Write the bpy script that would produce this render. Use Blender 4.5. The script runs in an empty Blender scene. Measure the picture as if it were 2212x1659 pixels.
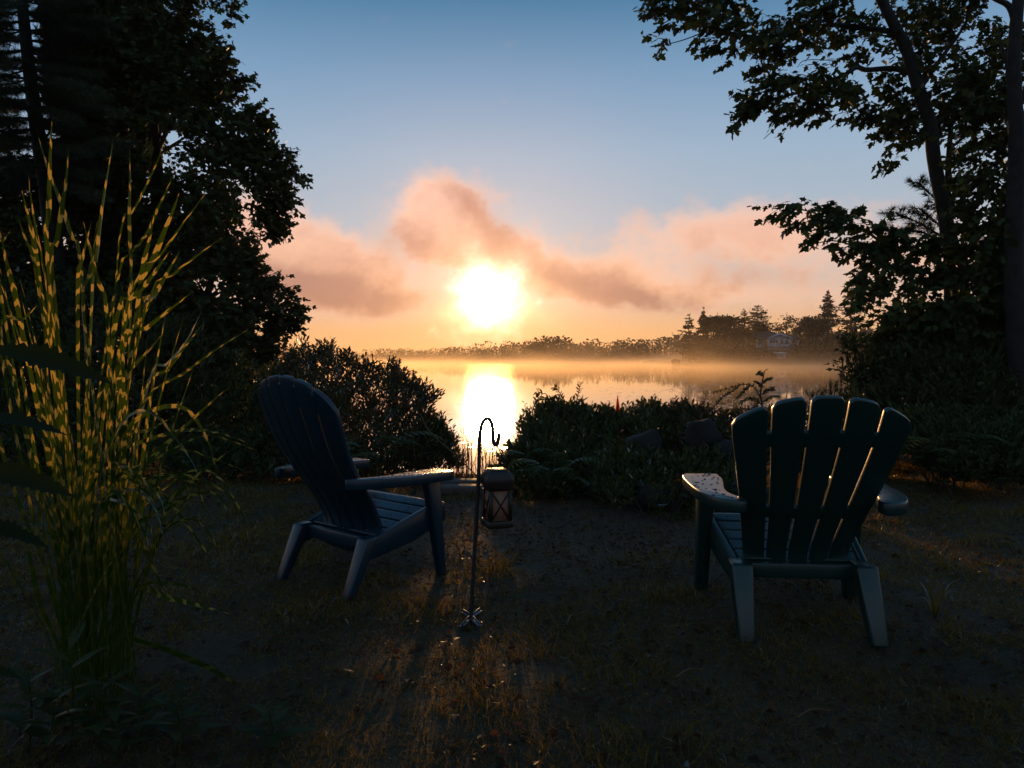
import bpy, bmesh, math, random
import numpy as np
from mathutils import Vector, Matrix, noise as mnoise

sc = bpy.context.scene
COL = sc.collection
R = math.radians
rng = np.random.default_rng(7)
random.seed(7)

# ------------------------------------------------------------------ camera
CH = 1.10                 # eye height above the lawn
F = 1580.0                # focal length in units of a 2212 px wide picture
HOR = 770.0               # row of the horizon in that picture
cam = bpy.data.cameras.new('camera')
camo = bpy.data.objects.new('camera', cam); COL.objects.link(camo)
camo.location = (0, 0, CH); camo.rotation_euler = (R(90), 0, 0)
cam.sensor_width = 36.0; cam.lens = F / 2212 * 36.0
cam.shift_y = -(829.5 - HOR) / 2212
cam.clip_start = 0.05; cam.clip_end = 5000
sc.camera = camo

# ------------------------------------------------------------------ sun
SUN_EL, SUN_AZ = R(4.4), R(-1.75)      # low over the far shore, almost straight ahead
sdir = Vector((math.sin(SUN_AZ) * math.cos(SUN_EL), math.cos(SUN_AZ) * math.cos(SUN_EL), math.sin(SUN_EL)))
sl = bpy.data.lights.new('sun', 'SUN'); sl.energy = 3.0; sl.angle = R(4.0); sl.color = (1.0, 0.51, 0.17)
slo = bpy.data.objects.new('sun', sl); COL.objects.link(slo)
slo.rotation_euler = (-sdir).to_track_quat('-Z', 'Y').to_euler(); slo.location = (0, 0, 30)

# ------------------------------------------------------------------ sky
world = bpy.data.worlds.new('World'); sc.world = world; world.use_nodes = True
nt = world.node_tree; N = nt.nodes; L = nt.links
SKY_STRENGTH = 0.06


def _n(t, **kw):
    n = N.new(t)
    for k, v in kw.items(): setattr(n, k, v)
    return n


def M(op, a, b=None, c=None, clamp=False):
    n = _n('ShaderNodeMath', operation=op, use_clamp=clamp)
    for i, v in enumerate((a, b, c)):
        if v is None: continue
        if isinstance(v, (int, float)): n.inputs[i].default_value = v
        else: L.new(v, n.inputs[i])
    return n.outputs[0]


def MIX(f, a, b, bt='MIX'):
    n = _n('ShaderNodeMix', data_type='RGBA', blend_type=bt)
    for s, v in ((n.inputs['Factor'], f), (n.inputs['A'], a), (n.inputs['B'], b)):
        if isinstance(v, (int, float)): s.default_value = v
        elif isinstance(v, (tuple, list)): s.default_value = (*v[:3], 1)
        else: L.new(v, s)
    for s, v in ((n.inputs[6], a), (n.inputs[7], b)):
        if isinstance(v, (tuple, list)): s.default_value = (*v[:3], 1)
        elif not isinstance(v, (int, float)): L.new(v, s)
    return n.outputs[2]


def SS(x, lo, hi):
    n = _n('ShaderNodeMapRange', interpolation_type='SMOOTHSTEP')
    L.new(x, n.inputs[0]); n.inputs[1].default_value = lo; n.inputs[2].default_value = hi
    return n.outputs[0]


def s2l(r, g, b):
    f = lambda c: (c / 255 / 12.92) if c <= 10 else ((c / 255 + 0.055) / 1.055) ** 2.4
    return (f(r), f(g), f(b))


def RAMP(x, stops, scale=1.0):
    n = _n('ShaderNodeValToRGB'); cr = n.color_ramp
    cr.interpolation = 'EASE' if False else 'LINEAR'
    while len(cr.elements) < len(stops): cr.elements.new(0.5)
    for e, (p, c) in zip(cr.elements, stops):
        e.position = p; e.color = (*[v * scale for v in c], 1)
    L.new(x, n.inputs[0]); return n.outputs[0]


tc = _n('ShaderNodeTexCoord')
sep = _n('ShaderNodeSeparateXYZ'); L.new(tc.outputs['Generated'], sep.inputs[0])
X, Y, Z = sep.outputs
AZ = M('MULTIPLY', M('ARCTAN2', X, Y), 57.2958)
EL = M('MULTIPLY', M('ARCSINE', M('MAXIMUM', M('MINIMUM', Z, 1.0), -1.0)), 57.2958)
nz = lambda sc_, det, rough=0.55, vec=None: None


def NOISE(scale, det, off=0.0, stretch=1.0, rough=0.55):
    cb = _n('ShaderNodeCombineXYZ')
    L.new(AZ, cb.inputs[0]); L.new(M('MULTIPLY', EL, stretch), cb.inputs[1]); cb.inputs[2].default_value = off
    n = _n('ShaderNodeTexNoise'); n.inputs['Scale'].default_value = scale
    n.inputs['Detail'].default_value = det; n.inputs['Roughness'].default_value = rough
    L.new(cb.outputs[0], n.inputs['Vector']); return n.outputs['Fac']


wx = M('MULTIPLY', M('SUBTRACT', NOISE(0.16, 4, 3.1), 0.5), 5.0)
wy = M('MULTIPLY', M('SUBTRACT', NOISE(0.16, 4, 9.7), 0.5), 4.0)
WA = M('ADD', AZ, wx); WE = M('ADD', EL, wy)


def azel(px, py):
    d = Vector(((px - 1106) / F, 1, (HOR - py) / F)).normalized()
    return math.degrees(math.atan2(d.x, d.y)), math.degrees(math.asin(d.z))


def GAUSS(px, py, sx, sy, ang, amp=1.0, A=None, E=None):
    """one cloud billow: centre given as the direction of a picture point, sizes in degrees"""
    a0, e0 = azel(px, py); A = A or WA; E = E or WE
    da = M('SUBTRACT', A, a0); de = M('SUBTRACT', E, e0)
    c, s = math.cos(R(ang)), math.sin(R(ang))
    u = M('MULTIPLY', M('ADD', M('MULTIPLY', da, c), M('MULTIPLY', de, s)), 1 / sx)
    v = M('MULTIPLY', M('SUBTRACT', M('MULTIPLY', de, c), M('MULTIPLY', da, s)), 1 / sy)
    q = M('ADD', M('MULTIPLY', u, u), M('MULTIPLY', v, v))
    return M('MULTIPLY', M('EXPONENT', M('MULTIPLY', q, -1.0)), amp)


def SUM(*t):
    r = t[0]
    for x in t[1:]: r = M('ADD', r, x)
    return r


# clear air: blue above, pale towards the horizon, a peach belt low down on the sun's side
SC = 1.0
ELN = M('DIVIDE', M('MAXIMUM', EL, 0.0), 90.0, clamp=True)
clear = RAMP(ELN, [(0.0, s2l(254, 178, 110)), (0.022, s2l(250, 188, 130)), (0.06, s2l(214, 194, 182)), (0.11, s2l(184, 195, 207)),
                   (0.17, s2l(164, 188, 211)), (0.23, s2l(130, 166, 200)), (0.31, s2l(48, 118, 160)), (0.45, s2l(66, 114, 156)), (1.0, s2l(72, 108, 152))])
away = RAMP(ELN, [(0.0, s2l(100, 96, 100)), (0.06, s2l(118, 118, 126)), (0.14, s2l(156, 166, 182)), (0.31, s2l(128, 158, 184)), (0.5, s2l(98, 134, 170)), (1.0, s2l(72, 108, 152))])
sunside = SS(Y, -0.55, 0.75)
sky_col = MIX(sunside, away, clear)
nis = _n('ShaderNodeTexSky', sky_type='NISHITA', sun_disc=False)
nis.sun_elevation = SUN_EL; nis.sun_rotation = SUN_AZ; nis.dust_density = 0.3; nis.ozone_density = 3.5; nis.air_density = 1.0
nis_s = MIX(1.0, nis.outputs[0], (SKY_STRENGTH * 0.06,) * 3, 'MULTIPLY')
sky_col = MIX(1.0, MIX(1.0, sky_col, (0.90,) * 3, 'MULTIPLY'), nis_s, 'ADD')

# cloud bank over the far shore
fine = M('SUBTRACT', NOISE(0.42, 5, 1.3, 1.2, 0.6), 0.5)
broad = M('SUBTRACT', NOISE(0.075, 3, 5.5, 2.2), 0.5)
body = SUM(GAUSS(960, 470, 3.6, 2.7, 12, 1.15), GAUSS(1050, 540, 6.2, 2.6, -22, 0.95), GAUSS(1270, 610, 6.5, 2.0, -16, 0.85),
           GAUSS(690, 590, 6.5, 3.2, -10, 1.05), GAUSS(560, 520, 3.6, 3.4, 0, 0.75), GAUSS(800, 640, 5, 1.6, -5, 0.7),
           GAUSS(1480, 530, 7.5, 2.8, 8, 0.62), GAUSS(1660, 500, 5.0, 2.4, 0, 0.5), GAUSS(1560, 640, 8, 1.5, 0, 0.55), GAUSS(1950, 560, 8, 3, 0, 0.5),
           GAUSS(250, 560, 7, 3, 0, 0.6))
band = M('MULTIPLY', M('MULTIPLY', SS(EL, 0.5, 4.0), SS(EL, 19.0, 8.0)), M('ADD', M('MULTIPLY', broad, 2.4), 0.05))
outside = M('SUBTRACT', 1.0, M('MULTIPLY', SS(Y, 0.80, 0.9), 1.0))
dens = SUM(body, M('MULTIPLY', band, outside), M('MULTIPLY', fine, 0.9))
cloud = M('MULTIPLY', SS(dens, 0.12, 0.80), SS(EL, 0.2, 3.2))
shade = SUM(GAUSS(760, 635, 5.4, 1.7, -8, 1.15), GAUSS(640, 600, 4.4, 2.0, -14, 0.6), GAUSS(1075, 492, 3.4, 1.7, -36, 0.95), GAUSS(900, 525, 3.6, 1.6, -6, 0.7),
            GAUSS(1010, 430, 2.0, 1.0, -30, 0.4), GAUSS(1290, 620, 5.2, 1.5, -22, 0.9), GAUSS(1420, 665, 4.2, 0.9, -6, 0.7), GAUSS(1640, 610, 4.6, 1.0, 4, 0.4), GAUSS(1560, 570, 2.5, 1, -20, 0.25),
            M('MULTIPLY', fine, 1.1), M('MULTIPLY', broad, 0.5))
shade = SS(shade, -0.12, 1.15)
c_lit = MIX(SS(EL, 1.0, 14.0), s2l(255, 190, 142), s2l(244, 194, 174))
c_dark = MIX(SS(EL, 2.0, 11.0), s2l(166, 116, 102), s2l(176, 124, 112))
rim = M('MULTIPLY', M('SUBTRACT', SS(dens, 0.16, 0.46), SS(dens, 0.50, 0.95)), M('SUBTRACT', 1.0, M('MULTIPLY', shade, 0.6)))
c_cloud = MIX(M('MULTIPLY', shade, 0.86), MIX(M('MULTIPLY', rim, 0.55), c_lit, s2l(255, 212, 188)), c_dark)
c_cloud = MIX(sunside, MIX(1.0, c_cloud, (0.45, 0.5, 0.62), 'MULTIPLY'), c_cloud)
sky_col = MIX(M('MULTIPLY', cloud, 0.92), sky_col, c_cloud)

# the sun seen through the bank: angular distance from its direction, its rim broken by the cloud
sA = M('SUBTRACT', M('ADD', AZ, M('MULTIPLY', wx, 0.5)), math.degrees(SUN_AZ))
sE = M('SUBTRACT', M('ADD', EL, M('MULTIPLY', wy, 0.5)), math.degrees(SUN_EL))
d2 = M('ADD', M('MULTIPLY', sA, sA), M('MULTIPLY', sE, sE))
d1 = M('MULTIPLY', d2, M('ADD', 1.0, M('MULTIPLY', M('SUBTRACT', NOISE(0.40, 3, 7.7, 1.0, 0.6), 0.5), 2.6)))
ahead = SS(Y, 0.0, 0.3)
g1 = M('MULTIPLY', M('EXPONENT', M('MULTIPLY', d1, -1 / 3.6)), 3.2)
g2 = M('MULTIPLY', M('EXPONENT', M('MULTIPLY', d2, -1 / 20.0)), 0.46)
g3 = M('MULTIPLY', M('EXPONENT', M('MULTIPLY', d2, -1 / 150.0)), 0.30)
flat = M('ADD', M('MULTIPLY', sA, M('MULTIPLY', sA, 1 / 14.0)), M('MULTIPLY', M('ADD', sE, 0.9), M('MULTIPLY', M('ADD', sE, 0.9), 1 / 0.9)))
g4 = M('MULTIPLY', M('EXPONENT', M('MULTIPLY', flat, -1.0)), 0.7)
glow = MIX(1.0, MIX(1.0, MIX(1.0, (1.0, 0.90, 0.74), g1, 'MULTIPLY'), MIX(1.0, (1.0, 0.54, 0.18), M('ADD', g2, g4), 'MULTIPLY'), 'ADD'),
           MIX(1.0, (1.0, 0.42, 0.10), g3, 'MULTIPLY'), 'ADD')
glow = MIX(1.0, glow, ahead, 'MULTIPLY')
sky_col = MIX(1.0, sky_col, glow, 'ADD')
bg = N['Background']
L.new(MIX(1.0, sky_col, (1 / SKY_STRENGTH,) * 3, 'MULTIPLY'), bg.inputs['Color']); bg.inputs['Strength'].default_value = SKY_STRENGTH
for n_ in N:
    if n_.type == 'MIX': n_.clamp_factor = True; n_.clamp_result = False

# ------------------------------------------------------------------ exposure, render
sc.view_settings.view_transform = 'Standard'; sc.view_settings.look = 'None'
sc.view_settings.exposure = 0.0; sc.view_settings.gamma = 1.0; sc.view_settings.use_curve_mapping = False
sc.render.engine = 'CYCLES'
cy = sc.cycles
cy.use_denoising = True
cy.max_bounces = 6; cy.diffuse_bounces = 2; cy.glossy_bounces = 2; cy.transmission_bounces = 3; cy.volume_bounces = 0; cy.transparent_max_bounces = 8
cy.sample_clamp_indirect = 4.0; cy.caustics_reflective = False; cy.caustics_refractive = False
cy.volume_step_rate = 4.0; cy.volume_max_steps = 64

# ================================================================== helpers
def at(px, py, y):
    """the point at distance y along the line of sight through a picture point"""
    return np.array([(px - 1106) * y / F, y, CH - (py - HOR) * y / F])


def link(name, data, parent=None):
    o = bpy.data.objects.new(name, data); COL.objects.link(o)
    if parent is not None: o.parent = parent
    return o


def thing(name, label, cat, loc=(0, 0, 0), rz=0.0, group=None):
    o = link(name, None); o.location = loc; o.rotation_euler = (0, 0, rz); o.empty_display_size = 0.2
    o['label'] = label; o['category'] = cat
    if group: o['group'] = group
    return o


def tag(o, label=None, cat=None, group=None, kind=None):
    for k, v in (('label', label), ('category', cat), ('group', group), ('kind', kind)):
        if v: o[k] = v
    return o


def mesh(name, V, faces, mats, smooth=False, attr=None, fmat=None, uv=None):
    """faces: list of integer arrays, each (m, k)"""
    V = np.asarray(V, dtype=np.float32).reshape(-1, 3)
    faces = [np.asarray(f, dtype=np.int32) for f in faces if len(f)]
    me = bpy.data.meshes.new(name)
    me.vertices.add(len(V)); me.vertices.foreach_set('co', V.ravel())
    li = np.concatenate([f.ravel() for f in faces]); tot = np.concatenate([np.full(len(f), f.shape[1], np.int32) for f in faces])
    st = np.concatenate([[0], np.cumsum(tot)[:-1]]).astype(np.int32)
    me.loops.add(len(li)); me.loops.foreach_set('vertex_index', li)
    me.polygons.add(len(tot)); me.polygons.foreach_set('loop_start', st)
    try: me.polygons.foreach_set('loop_total', tot)
    except Exception: pass
    if fmat is not None: me.polygons.foreach_set('material_index', np.asarray(fmat, np.int32))
    me.update(calc_edges=True)
    if smooth: me.polygons.foreach_set('use_smooth', np.ones(len(tot), bool))
    if attr is not None:
        a = me.attributes.new('tone', 'FLOAT', 'POINT'); a.data.foreach_set('value', np.asarray(attr, np.float32))
    if uv is not None:
        u = me.uv_layers.new(name='UVMap'); u.data.foreach_set('uv', np.asarray(uv, np.float32)[li].ravel())
    for m in (mats if isinstance(mats, (list, tuple)) else [mats]): me.materials.append(m)
    return me


def obj(name, V, faces, mat, parent=None, **kw):
    return link(name, mesh(name, V, faces, mat, **kw), parent)


class Build:
    """gathers vertices and faces of one part"""
    def __init__(s): s.V = []; s.F = {}; s.n = 0; s.T = []
    def add(s, V, faces, tone=None):
        V = np.asarray(V, float).reshape(-1, 3)
        for f in faces:
            f = np.asarray(f, int)
            if len(f): s.F.setdefault(f.shape[1], []).append(f + s.n)
        s.V.append(V); s.T.append(np.full(len(V), 0.5 if tone is None else tone) if np.isscalar(tone) or tone is None else np.asarray(tone)); s.n += len(V); return s
    def box(s, c, d, rot=None):
        q = np.array([(x, y, z) for x in (-.5, .5) for y in (-.5, .5) for z in (-.5, .5)]) * np.asarray(d, float)
        if rot is not None: q = q @ np.array(rot).T
        return s.add(q + np.asarray(c, float), [np.array([(0, 1, 3, 2), (4, 6, 7, 5), (0, 4, 5, 1), (2, 3, 7, 6), (0, 2, 6, 4), (1, 5, 7, 3)])])
    def hexa(s, bottom, top):
        """two quads (4 points each) joined into a solid"""
        return s.add(np.vstack([bottom, top]), [np.array([(3, 2, 1, 0), (4, 5, 6, 7), (0, 1, 5, 4), (1, 2, 6, 5), (2, 3, 7, 6), (3, 0, 4, 7)])])
    def tube(s, P, r, n=6, cap=True, tone=None):
        V, Fq, Ft = tube(P, r, n, cap); return s.add(V, [Fq, Ft], tone)
    def prism(s, poly, h0, h1, axis=2):
        """flat outline (list of 2-D points, anticlockwise) pulled between two heights"""
        k = len(poly); P = np.array(poly, float)
        def lift(h):
            z = np.full((k, 1), h)
            return np.hstack([P, z]) if axis == 2 else (np.hstack([z, P]) if axis == 0 else np.hstack([P[:, :1], z, P[:, 1:]]))
        V = np.vstack([lift(h0), lift(h1)]); i = np.arange(k); j = (i + 1) % k
        return s.add(V, [np.stack([i, j, j + k, i + k], 1), np.array([i[::-1]]), np.array([i + k])])
    def make(s, name, mat, parent=None, smooth=False, bevel=0.0, seg=2):
        o = obj(name, np.vstack(s.V), [np.concatenate(f) for f in s.F.values()], mat, parent, smooth=smooth, attr=np.concatenate(s.T))
        if bevel:
            m = o.modifiers.new('bevel', 'BEVEL'); m.width = bevel; m.segments = seg; m.limit_method = 'ANGLE'; m.angle_limit = R(35)
        return o


def tube(P, r, n=6, cap=True):
    P = np.asarray(P, float); k = len(P); r = np.broadcast_to(np.asarray(r, float), (k,))
    T = np.gradient(P, axis=0); T /= np.linalg.norm(T, axis=1)[:, None] + 1e-9
    ref = np.array([0, 0, 1.0]) if abs(T[0][2]) < 0.9 else np.array([1.0, 0, 0])
    A = np.empty((k, 3)); a = np.cross(T[0], ref); a /= np.linalg.norm(a)
    for i in range(k):
        a = a - T[i] * a.dot(T[i]); a /= np.linalg.norm(a) + 1e-9; A[i] = a
    B = np.cross(T, A); th = np.linspace(0, 2 * math.pi, n, endpoint=False)
    V = P[:, None] + r[:, None, None] * (np.cos(th)[None, :, None] * A[:, None] + np.sin(th)[None, :, None] * B[:, None])
    i = np.arange(k - 1)[:, None] * n; j = np.arange(n)[None]; j2 = (j + 1) % n
    Fq = np.stack([i + j, i + j2, i + n + j2, i + n + j], -1).reshape(-1, 4)
    Ft = np.zeros((0, 3), int)
    if cap:
        a = np.arange(1, n - 1); Ft = np.vstack([np.stack([0 * a, a + 1, a], 1), (k - 1) * n + np.stack([0 * a, a, a + 1], 1)])
    return V.reshape(-1, 3), Fq, Ft


def curve_pts(P, n):
    """smooth curve through the points (Catmull-Rom)"""
    P = np.asarray(P, float); m = len(P)
    Q = np.vstack([2 * P[0] - P[1], P, 2 * P[-1] - P[-2]]); t = np.linspace(0, m - 1 - 1e-9, n)
    i = t.astype(int); u = (t - i)[:, None]; a, b, c, d = Q[i], Q[i + 1], Q[i + 2], Q[i + 3]
    return 0.5 * ((2 * b) + (c - a) * u + (2 * a - 5 * b + 4 * c - d) * u ** 2 + (3 * b - a - 3 * c + d) * u ** 3)


def unit(v): return v / (np.linalg.norm(v, axis=-1, keepdims=True) + 1e-9)


def place(tmplV, tmplT, pos, axis, up, size, width=1.0):
    """copies of a small template: its +Y along axis, its +Z near up. Returns V, T, tones (one random tone per copy)"""
    n = len(pos); yv = unit(axis); xv = unit(np.cross(yv, up)); zv = np.cross(xv, yv)
    size = np.broadcast_to(np.asarray(size, float), (n,)); width = np.broadcast_to(np.asarray(width, float), (n,))
    t = np.asarray(tmplV, float)
    V = pos[:, None] + size[:, None, None] * (width[:, None, None] * t[None, :, :1] * xv[:, None] + t[None, :, 1:2] * yv[:, None] + t[None, :, 2:] * zv[:, None])
    T = (np.asarray(tmplT)[None] + (np.arange(n) * len(t))[:, None, None]).reshape(-1, np.asarray(tmplT).shape[1])
    tone = np.repeat(rng.random(n), len(t))
    return V.reshape(-1, 3), T, tone


# leaf shapes (length 1 along +Y)
_h = [(.30, .06), (.20, .22), (.52, .46), (.22, .52), (.20, .74)]
_o = [(0, 0)] + _h + [(0, 1.0)] + [(-x, y) for x, y in _h[::-1]]
MAPLE_V = np.array([(x, y, -.16 * y * y - .12 * abs(x)) for x, y in _o] + [(0, .36, .0)])
MAPLE_T = np.array([(12, i, (i + 1) % 12) for i in range(12)])
OVAL_V = np.array([(0, 0, 0), (.19, .32, .05), (.16, .66, .03), (0, 1, -.12), (-.16, .66, .03), (-.19, .32, .05), (0, .5, -.03)])
OVAL_V = OVAL_V[:6]; OVAL_T = np.array([(0, 1, 2), (0, 2, 3), (0, 3, 4), (0, 4, 5)])
MAPLE_S = (np.array([(0, 0, 0), (.32, .08, -.04), (.50, .46, -.09), (.20, .56, -.06), (0, 1, -.16), (-.20, .56, -.06), (-.50, .46, -.09), (-.32, .08, -.04)]), np.array([(0, 1, 2), (0, 2, 3), (0, 3, 4), (0, 4, 5), (0, 5, 6), (0, 6, 7)]))
SLIM_V = np.array([(0, 0, 0), (.10, .4, .02), (0, 1, -.1), (-.10, .4, .02)]); SLIM_T = np.array([(0, 1, 2), (0, 2, 3)])
NEEDLE_V = np.array([(-.5, 0, 0), (.5, 0, 0), (0, 1, -.05)]); NEEDLE_T = np.array([(0, 1, 2)])
CARD_V = np.array([(0, 0, 0), (.36, .3, .1), (.2, .8, .0), (-.05, 1, -.1), (-.34, .55, .05)]); CARD_T = np.array([(0, 1, 2), (0, 2, 3), (0, 3, 4)])


def seg_dist(p, poly):
    A = np.asarray(poly, float); B = np.roll(A, -1, 0); d = B - A
    t = np.clip(((p[:, None] - A) * d).sum(-1) / ((d * d).sum(-1) + 1e-9), 0, 1)
    return np.linalg.norm(p[:, None] - (A + t[..., None] * d), axis=-1).min(1)


def inside(p, poly):
    A = np.asarray(poly, float); B = np.roll(A, -1, 0); x, y = p[:, :1], p[:, 1:]
    c = ((A[:, 1] > y) != (B[:, 1] > y)) & (x < (B[:, 0] - A[:, 0]) * (y - A[:, 1]) / (B[:, 1] - A[:, 1] + 1e-12) + A[:, 0])
    return c.sum(1) % 2 == 1


def vnoise(p, cell, seed):
    """smooth value noise over 2-D points"""
    g = np.random.default_rng(seed).random((64, 64)); q = p / cell; i = np.floor(q).astype(int); f = q - i; f = f * f * (3 - 2 * f)
    G = lambda a, b: g[(i[:, 0] + a) % 64, (i[:, 1] + b) % 64]
    return (G(0, 0) * (1 - f[:, 0]) + G(1, 0) * f[:, 0]) * (1 - f[:, 1]) + (G(0, 1) * (1 - f[:, 0]) + G(1, 1) * f[:, 0]) * f[:, 1]


def fill(poly, n, y0, thick, gate=0.0, cell=70, seed=1, holes=()):
    """points in a rounded volume whose outline, seen from the lawn, is poly. y0: distance, or a function of (px, py).
    gate thins the volume out in soft patches; holes: (px, py, rx, ry, keep)"""
    A = np.asarray(poly, float); lo, hi = A.min(0), A.max(0); out = []
    while sum(map(len, out)) < n:
        p = lo + rng.random((n * 2 + 64, 2)) * (hi - lo); p = p[inside(p, A)]
        if gate: p = p[(0.6 * vnoise(p, cell, seed) + 0.4 * vnoise(p, cell * 0.38, seed + 1)) > gate * (0.75 + 0.5 * rng.random(len(p)))]
        for hx, hy, rx, ry, keep in holes:
            q = ((p[:, 0] - hx) / rx) ** 2 + ((p[:, 1] - hy) / ry) ** 2 < 1; p = p[~q | (rng.random(len(p)) < keep)]
        out.append(p)
    p = np.concatenate(out)[:n]; Y = y0(p[:, 0], p[:, 1]) if callable(y0) else np.full(n, float(y0))
    d = seg_dist(p, A) * Y / F
    th = thick * (1 - np.exp(-d / (0.45 * thick)))
    Y = Y + (rng.random(n) * 2 - 1) * th
    return np.stack([(p[:, 0] - 1106) * Y / F, Y, CH - (p[:, 1] - HOR) * Y / F], 1)


def sprays(P, centre, m, L_, leaf, droop=0.35, flat=0.6, tmpl=(MAPLE_V, MAPLE_T), width=1.0, up_axis=0.0, side=0.75):
    """at each point a twig with m leaves set alternately along it; twigs point away from centre. Returns leaf V, T, tone and twig ends"""
    n = len(P); out = unit((P - centre) * np.array([1, 1, .45])) + rng.normal(0, .55, (n, 3)); out[:, 2] += up_axis - droop * 0.5; D = unit(out)
    t = (np.arange(m) + .5) / m
    t = t[None] + rng.normal(0, .05, (n, m)); S = np.where(np.arange(m) % 2 == 0, 1.0, -1.0)[None, :, None]
    upv = unit(np.array([0, 0, 1.0]) + rng.normal(0, .25, (n, 3))); sd = unit(np.cross(D, upv))
    pos = P[:, None] + D[:, None] * (t * L_)[..., None] + S * sd[:, None] * leaf * .15
    ax = D[:, None] * .65 + S * sd[:, None] * side + rng.normal(0, .28, (n, m, 3)); ax[..., 2] -= droop * rng.random((n, m)) * 1.6; ax[..., 2] += up_axis * .5
    nrm = np.array([0, 0, 1.0]) + rng.normal(0, flat, (n, m, 3))
    V, T, tone = place(tmpl[0], tmpl[1], pos.reshape(-1, 3), ax.reshape(-1, 3), nrm.reshape(-1, 3), leaf * (0.65 + .6 * rng.random(n * m)), width)
    return V, T, tone, P, P + D * L_


def twigs(B, P0, P1, r=0.004, n=3):
    """thin twig under every spray"""
    for a, b in zip(P0, P1): B.tube([a, (a + b) / 2 + (0, 0, .01), b], [r, r * .8, r * .4], n, cap=False)


def limb_to(B, targets, trunk, r0, r1, bend=0.25, n=5, k=6):
    """limbs from the nearest lower trunk point to each target"""
    trunk = np.asarray(trunk, float)
    for q in targets:
        q = np.asarray(q, float); d = np.linalg.norm(trunk - q, axis=1) + 1.2 * np.maximum(0, trunk[:, 2] - q[2] + 0.1); s = trunk[d.argmin()]
        mid = (s + q) / 2 + np.array([0, 0, bend * np.linalg.norm(q - s)]) + rng.normal(0, .05, 3) * np.linalg.norm(q - s)
        P = curve_pts([s, mid, q], k); B.tube(P, np.linspace(r0, r1, k), n, cap=False)


# ------------------------------------------------------------------ materials
def mat(name):
    m = bpy.data.materials.new(name); m.use_nodes = True; t = m.node_tree; t.nodes.clear()
    o = t.nodes.new('ShaderNodeOutputMaterial'); return m, t, o


def nd(t, typ, **kw):
    n = t.nodes.new(typ)
    for k, v in kw.items():
        if k.startswith('_'): setattr(n, k[1:], v)
        else: n.inputs[k.replace('_', ' ')].default_value = v
    return n


def ramp(t, fac, stops):
    n = t.nodes.new('ShaderNodeValToRGB'); cr = n.color_ramp
    while len(cr.elements) < len(stops): cr.elements.new(.5)
    for e, (p, c) in zip(cr.elements, stops): e.position = p; e.color = (*c, 1)
    t.links.new(fac, n.inputs[0]); return n.outputs[0]


def solid(name, c0, c1, rough=.6, scale=8.0, bump=0.0, bscale=40.0, metal=0.0, spec=.5, coat=0.0):
    """surface whose colour wanders between two tones, with fine relief"""
    m, t, o = mat(name); b = nd(t, 'ShaderNodeBsdfPrincipled', Roughness=rough, Metallic=metal)
    b.inputs['Specular IOR Level'].default_value = spec; b.inputs['Coat Weight'].default_value = coat
    tc = nd(t, 'ShaderNodeTexCoord'); n = nd(t, 'ShaderNodeTexNoise', Scale=scale, Detail=4.0, Roughness=.6); t.links.new(tc.outputs['Object'], n.inputs['Vector'])
    t.links.new(ramp(t, n.outputs['Fac'], [(.32, c0), (.68, c1)]), b.inputs['Base Color'])
    if bump:
        n2 = nd(t, 'ShaderNodeTexNoise', Scale=bscale, Detail=3.0); t.links.new(tc.outputs['Object'], n2.inputs['Vector'])
        bp = nd(t, 'ShaderNodeBump', Strength=bump, Distance=.004); t.links.new(n2.outputs['Fac'], bp.inputs['Height']); t.links.new(bp.outputs[0], b.inputs['Normal'])
    t.links.new(b.outputs[0], o.inputs[0]); return m


def foliage(name, c0, c1, trans, gloss=.25, rough=.35, tw=.4):
    m, t, o = mat(name); a = nd(t, 'ShaderNodeAttribute', _attribute_name='tone')
    col = ramp(t, a.outputs['Fac'], [(0, c0), (1, c1)])
    d = nd(t, 'ShaderNodeBsdfDiffuse'); tr = nd(t, 'ShaderNodeBsdfTranslucent'); g = nd(t, 'ShaderNodeBsdfGlossy', Roughness=rough); g.inputs['Color'].default_value = (.9, .95, 1, 1)
    t.links.new(col, d.inputs[0]); mx = nd(t, 'ShaderNodeMix', _data_type='RGBA', _blend_type='MULTIPLY'); mx.inputs[0].default_value = 1
    mx.inputs[7].default_value = (*trans, 1); t.links.new(col, mx.inputs[6]); t.links.new(mx.outputs[2], tr.inputs[0])
    s1 = nd(t, 'ShaderNodeMixShader', Fac=tw); t.links.new(d.outputs[0], s1.inputs[1]); t.links.new(tr.outputs[0], s1.inputs[2])
    fr = nd(t, 'ShaderNodeLayerWeight', Blend=.25); k = nd(t, 'ShaderNodeMath', _operation='MULTIPLY'); k.inputs[1].default_value = gloss; t.links.new(fr.outputs['Fresnel'], k.inputs[0])
    s2 = nd(t, 'ShaderNodeMixShader'); t.links.new(k.outputs[0], s2.inputs[0]); t.links.new(s1.outputs[0], s2.inputs[1]); t.links.new(g.outputs[0], s2.inputs[2])
    t.links.new(s2.outputs[0], o.inputs[0]); return m


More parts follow.
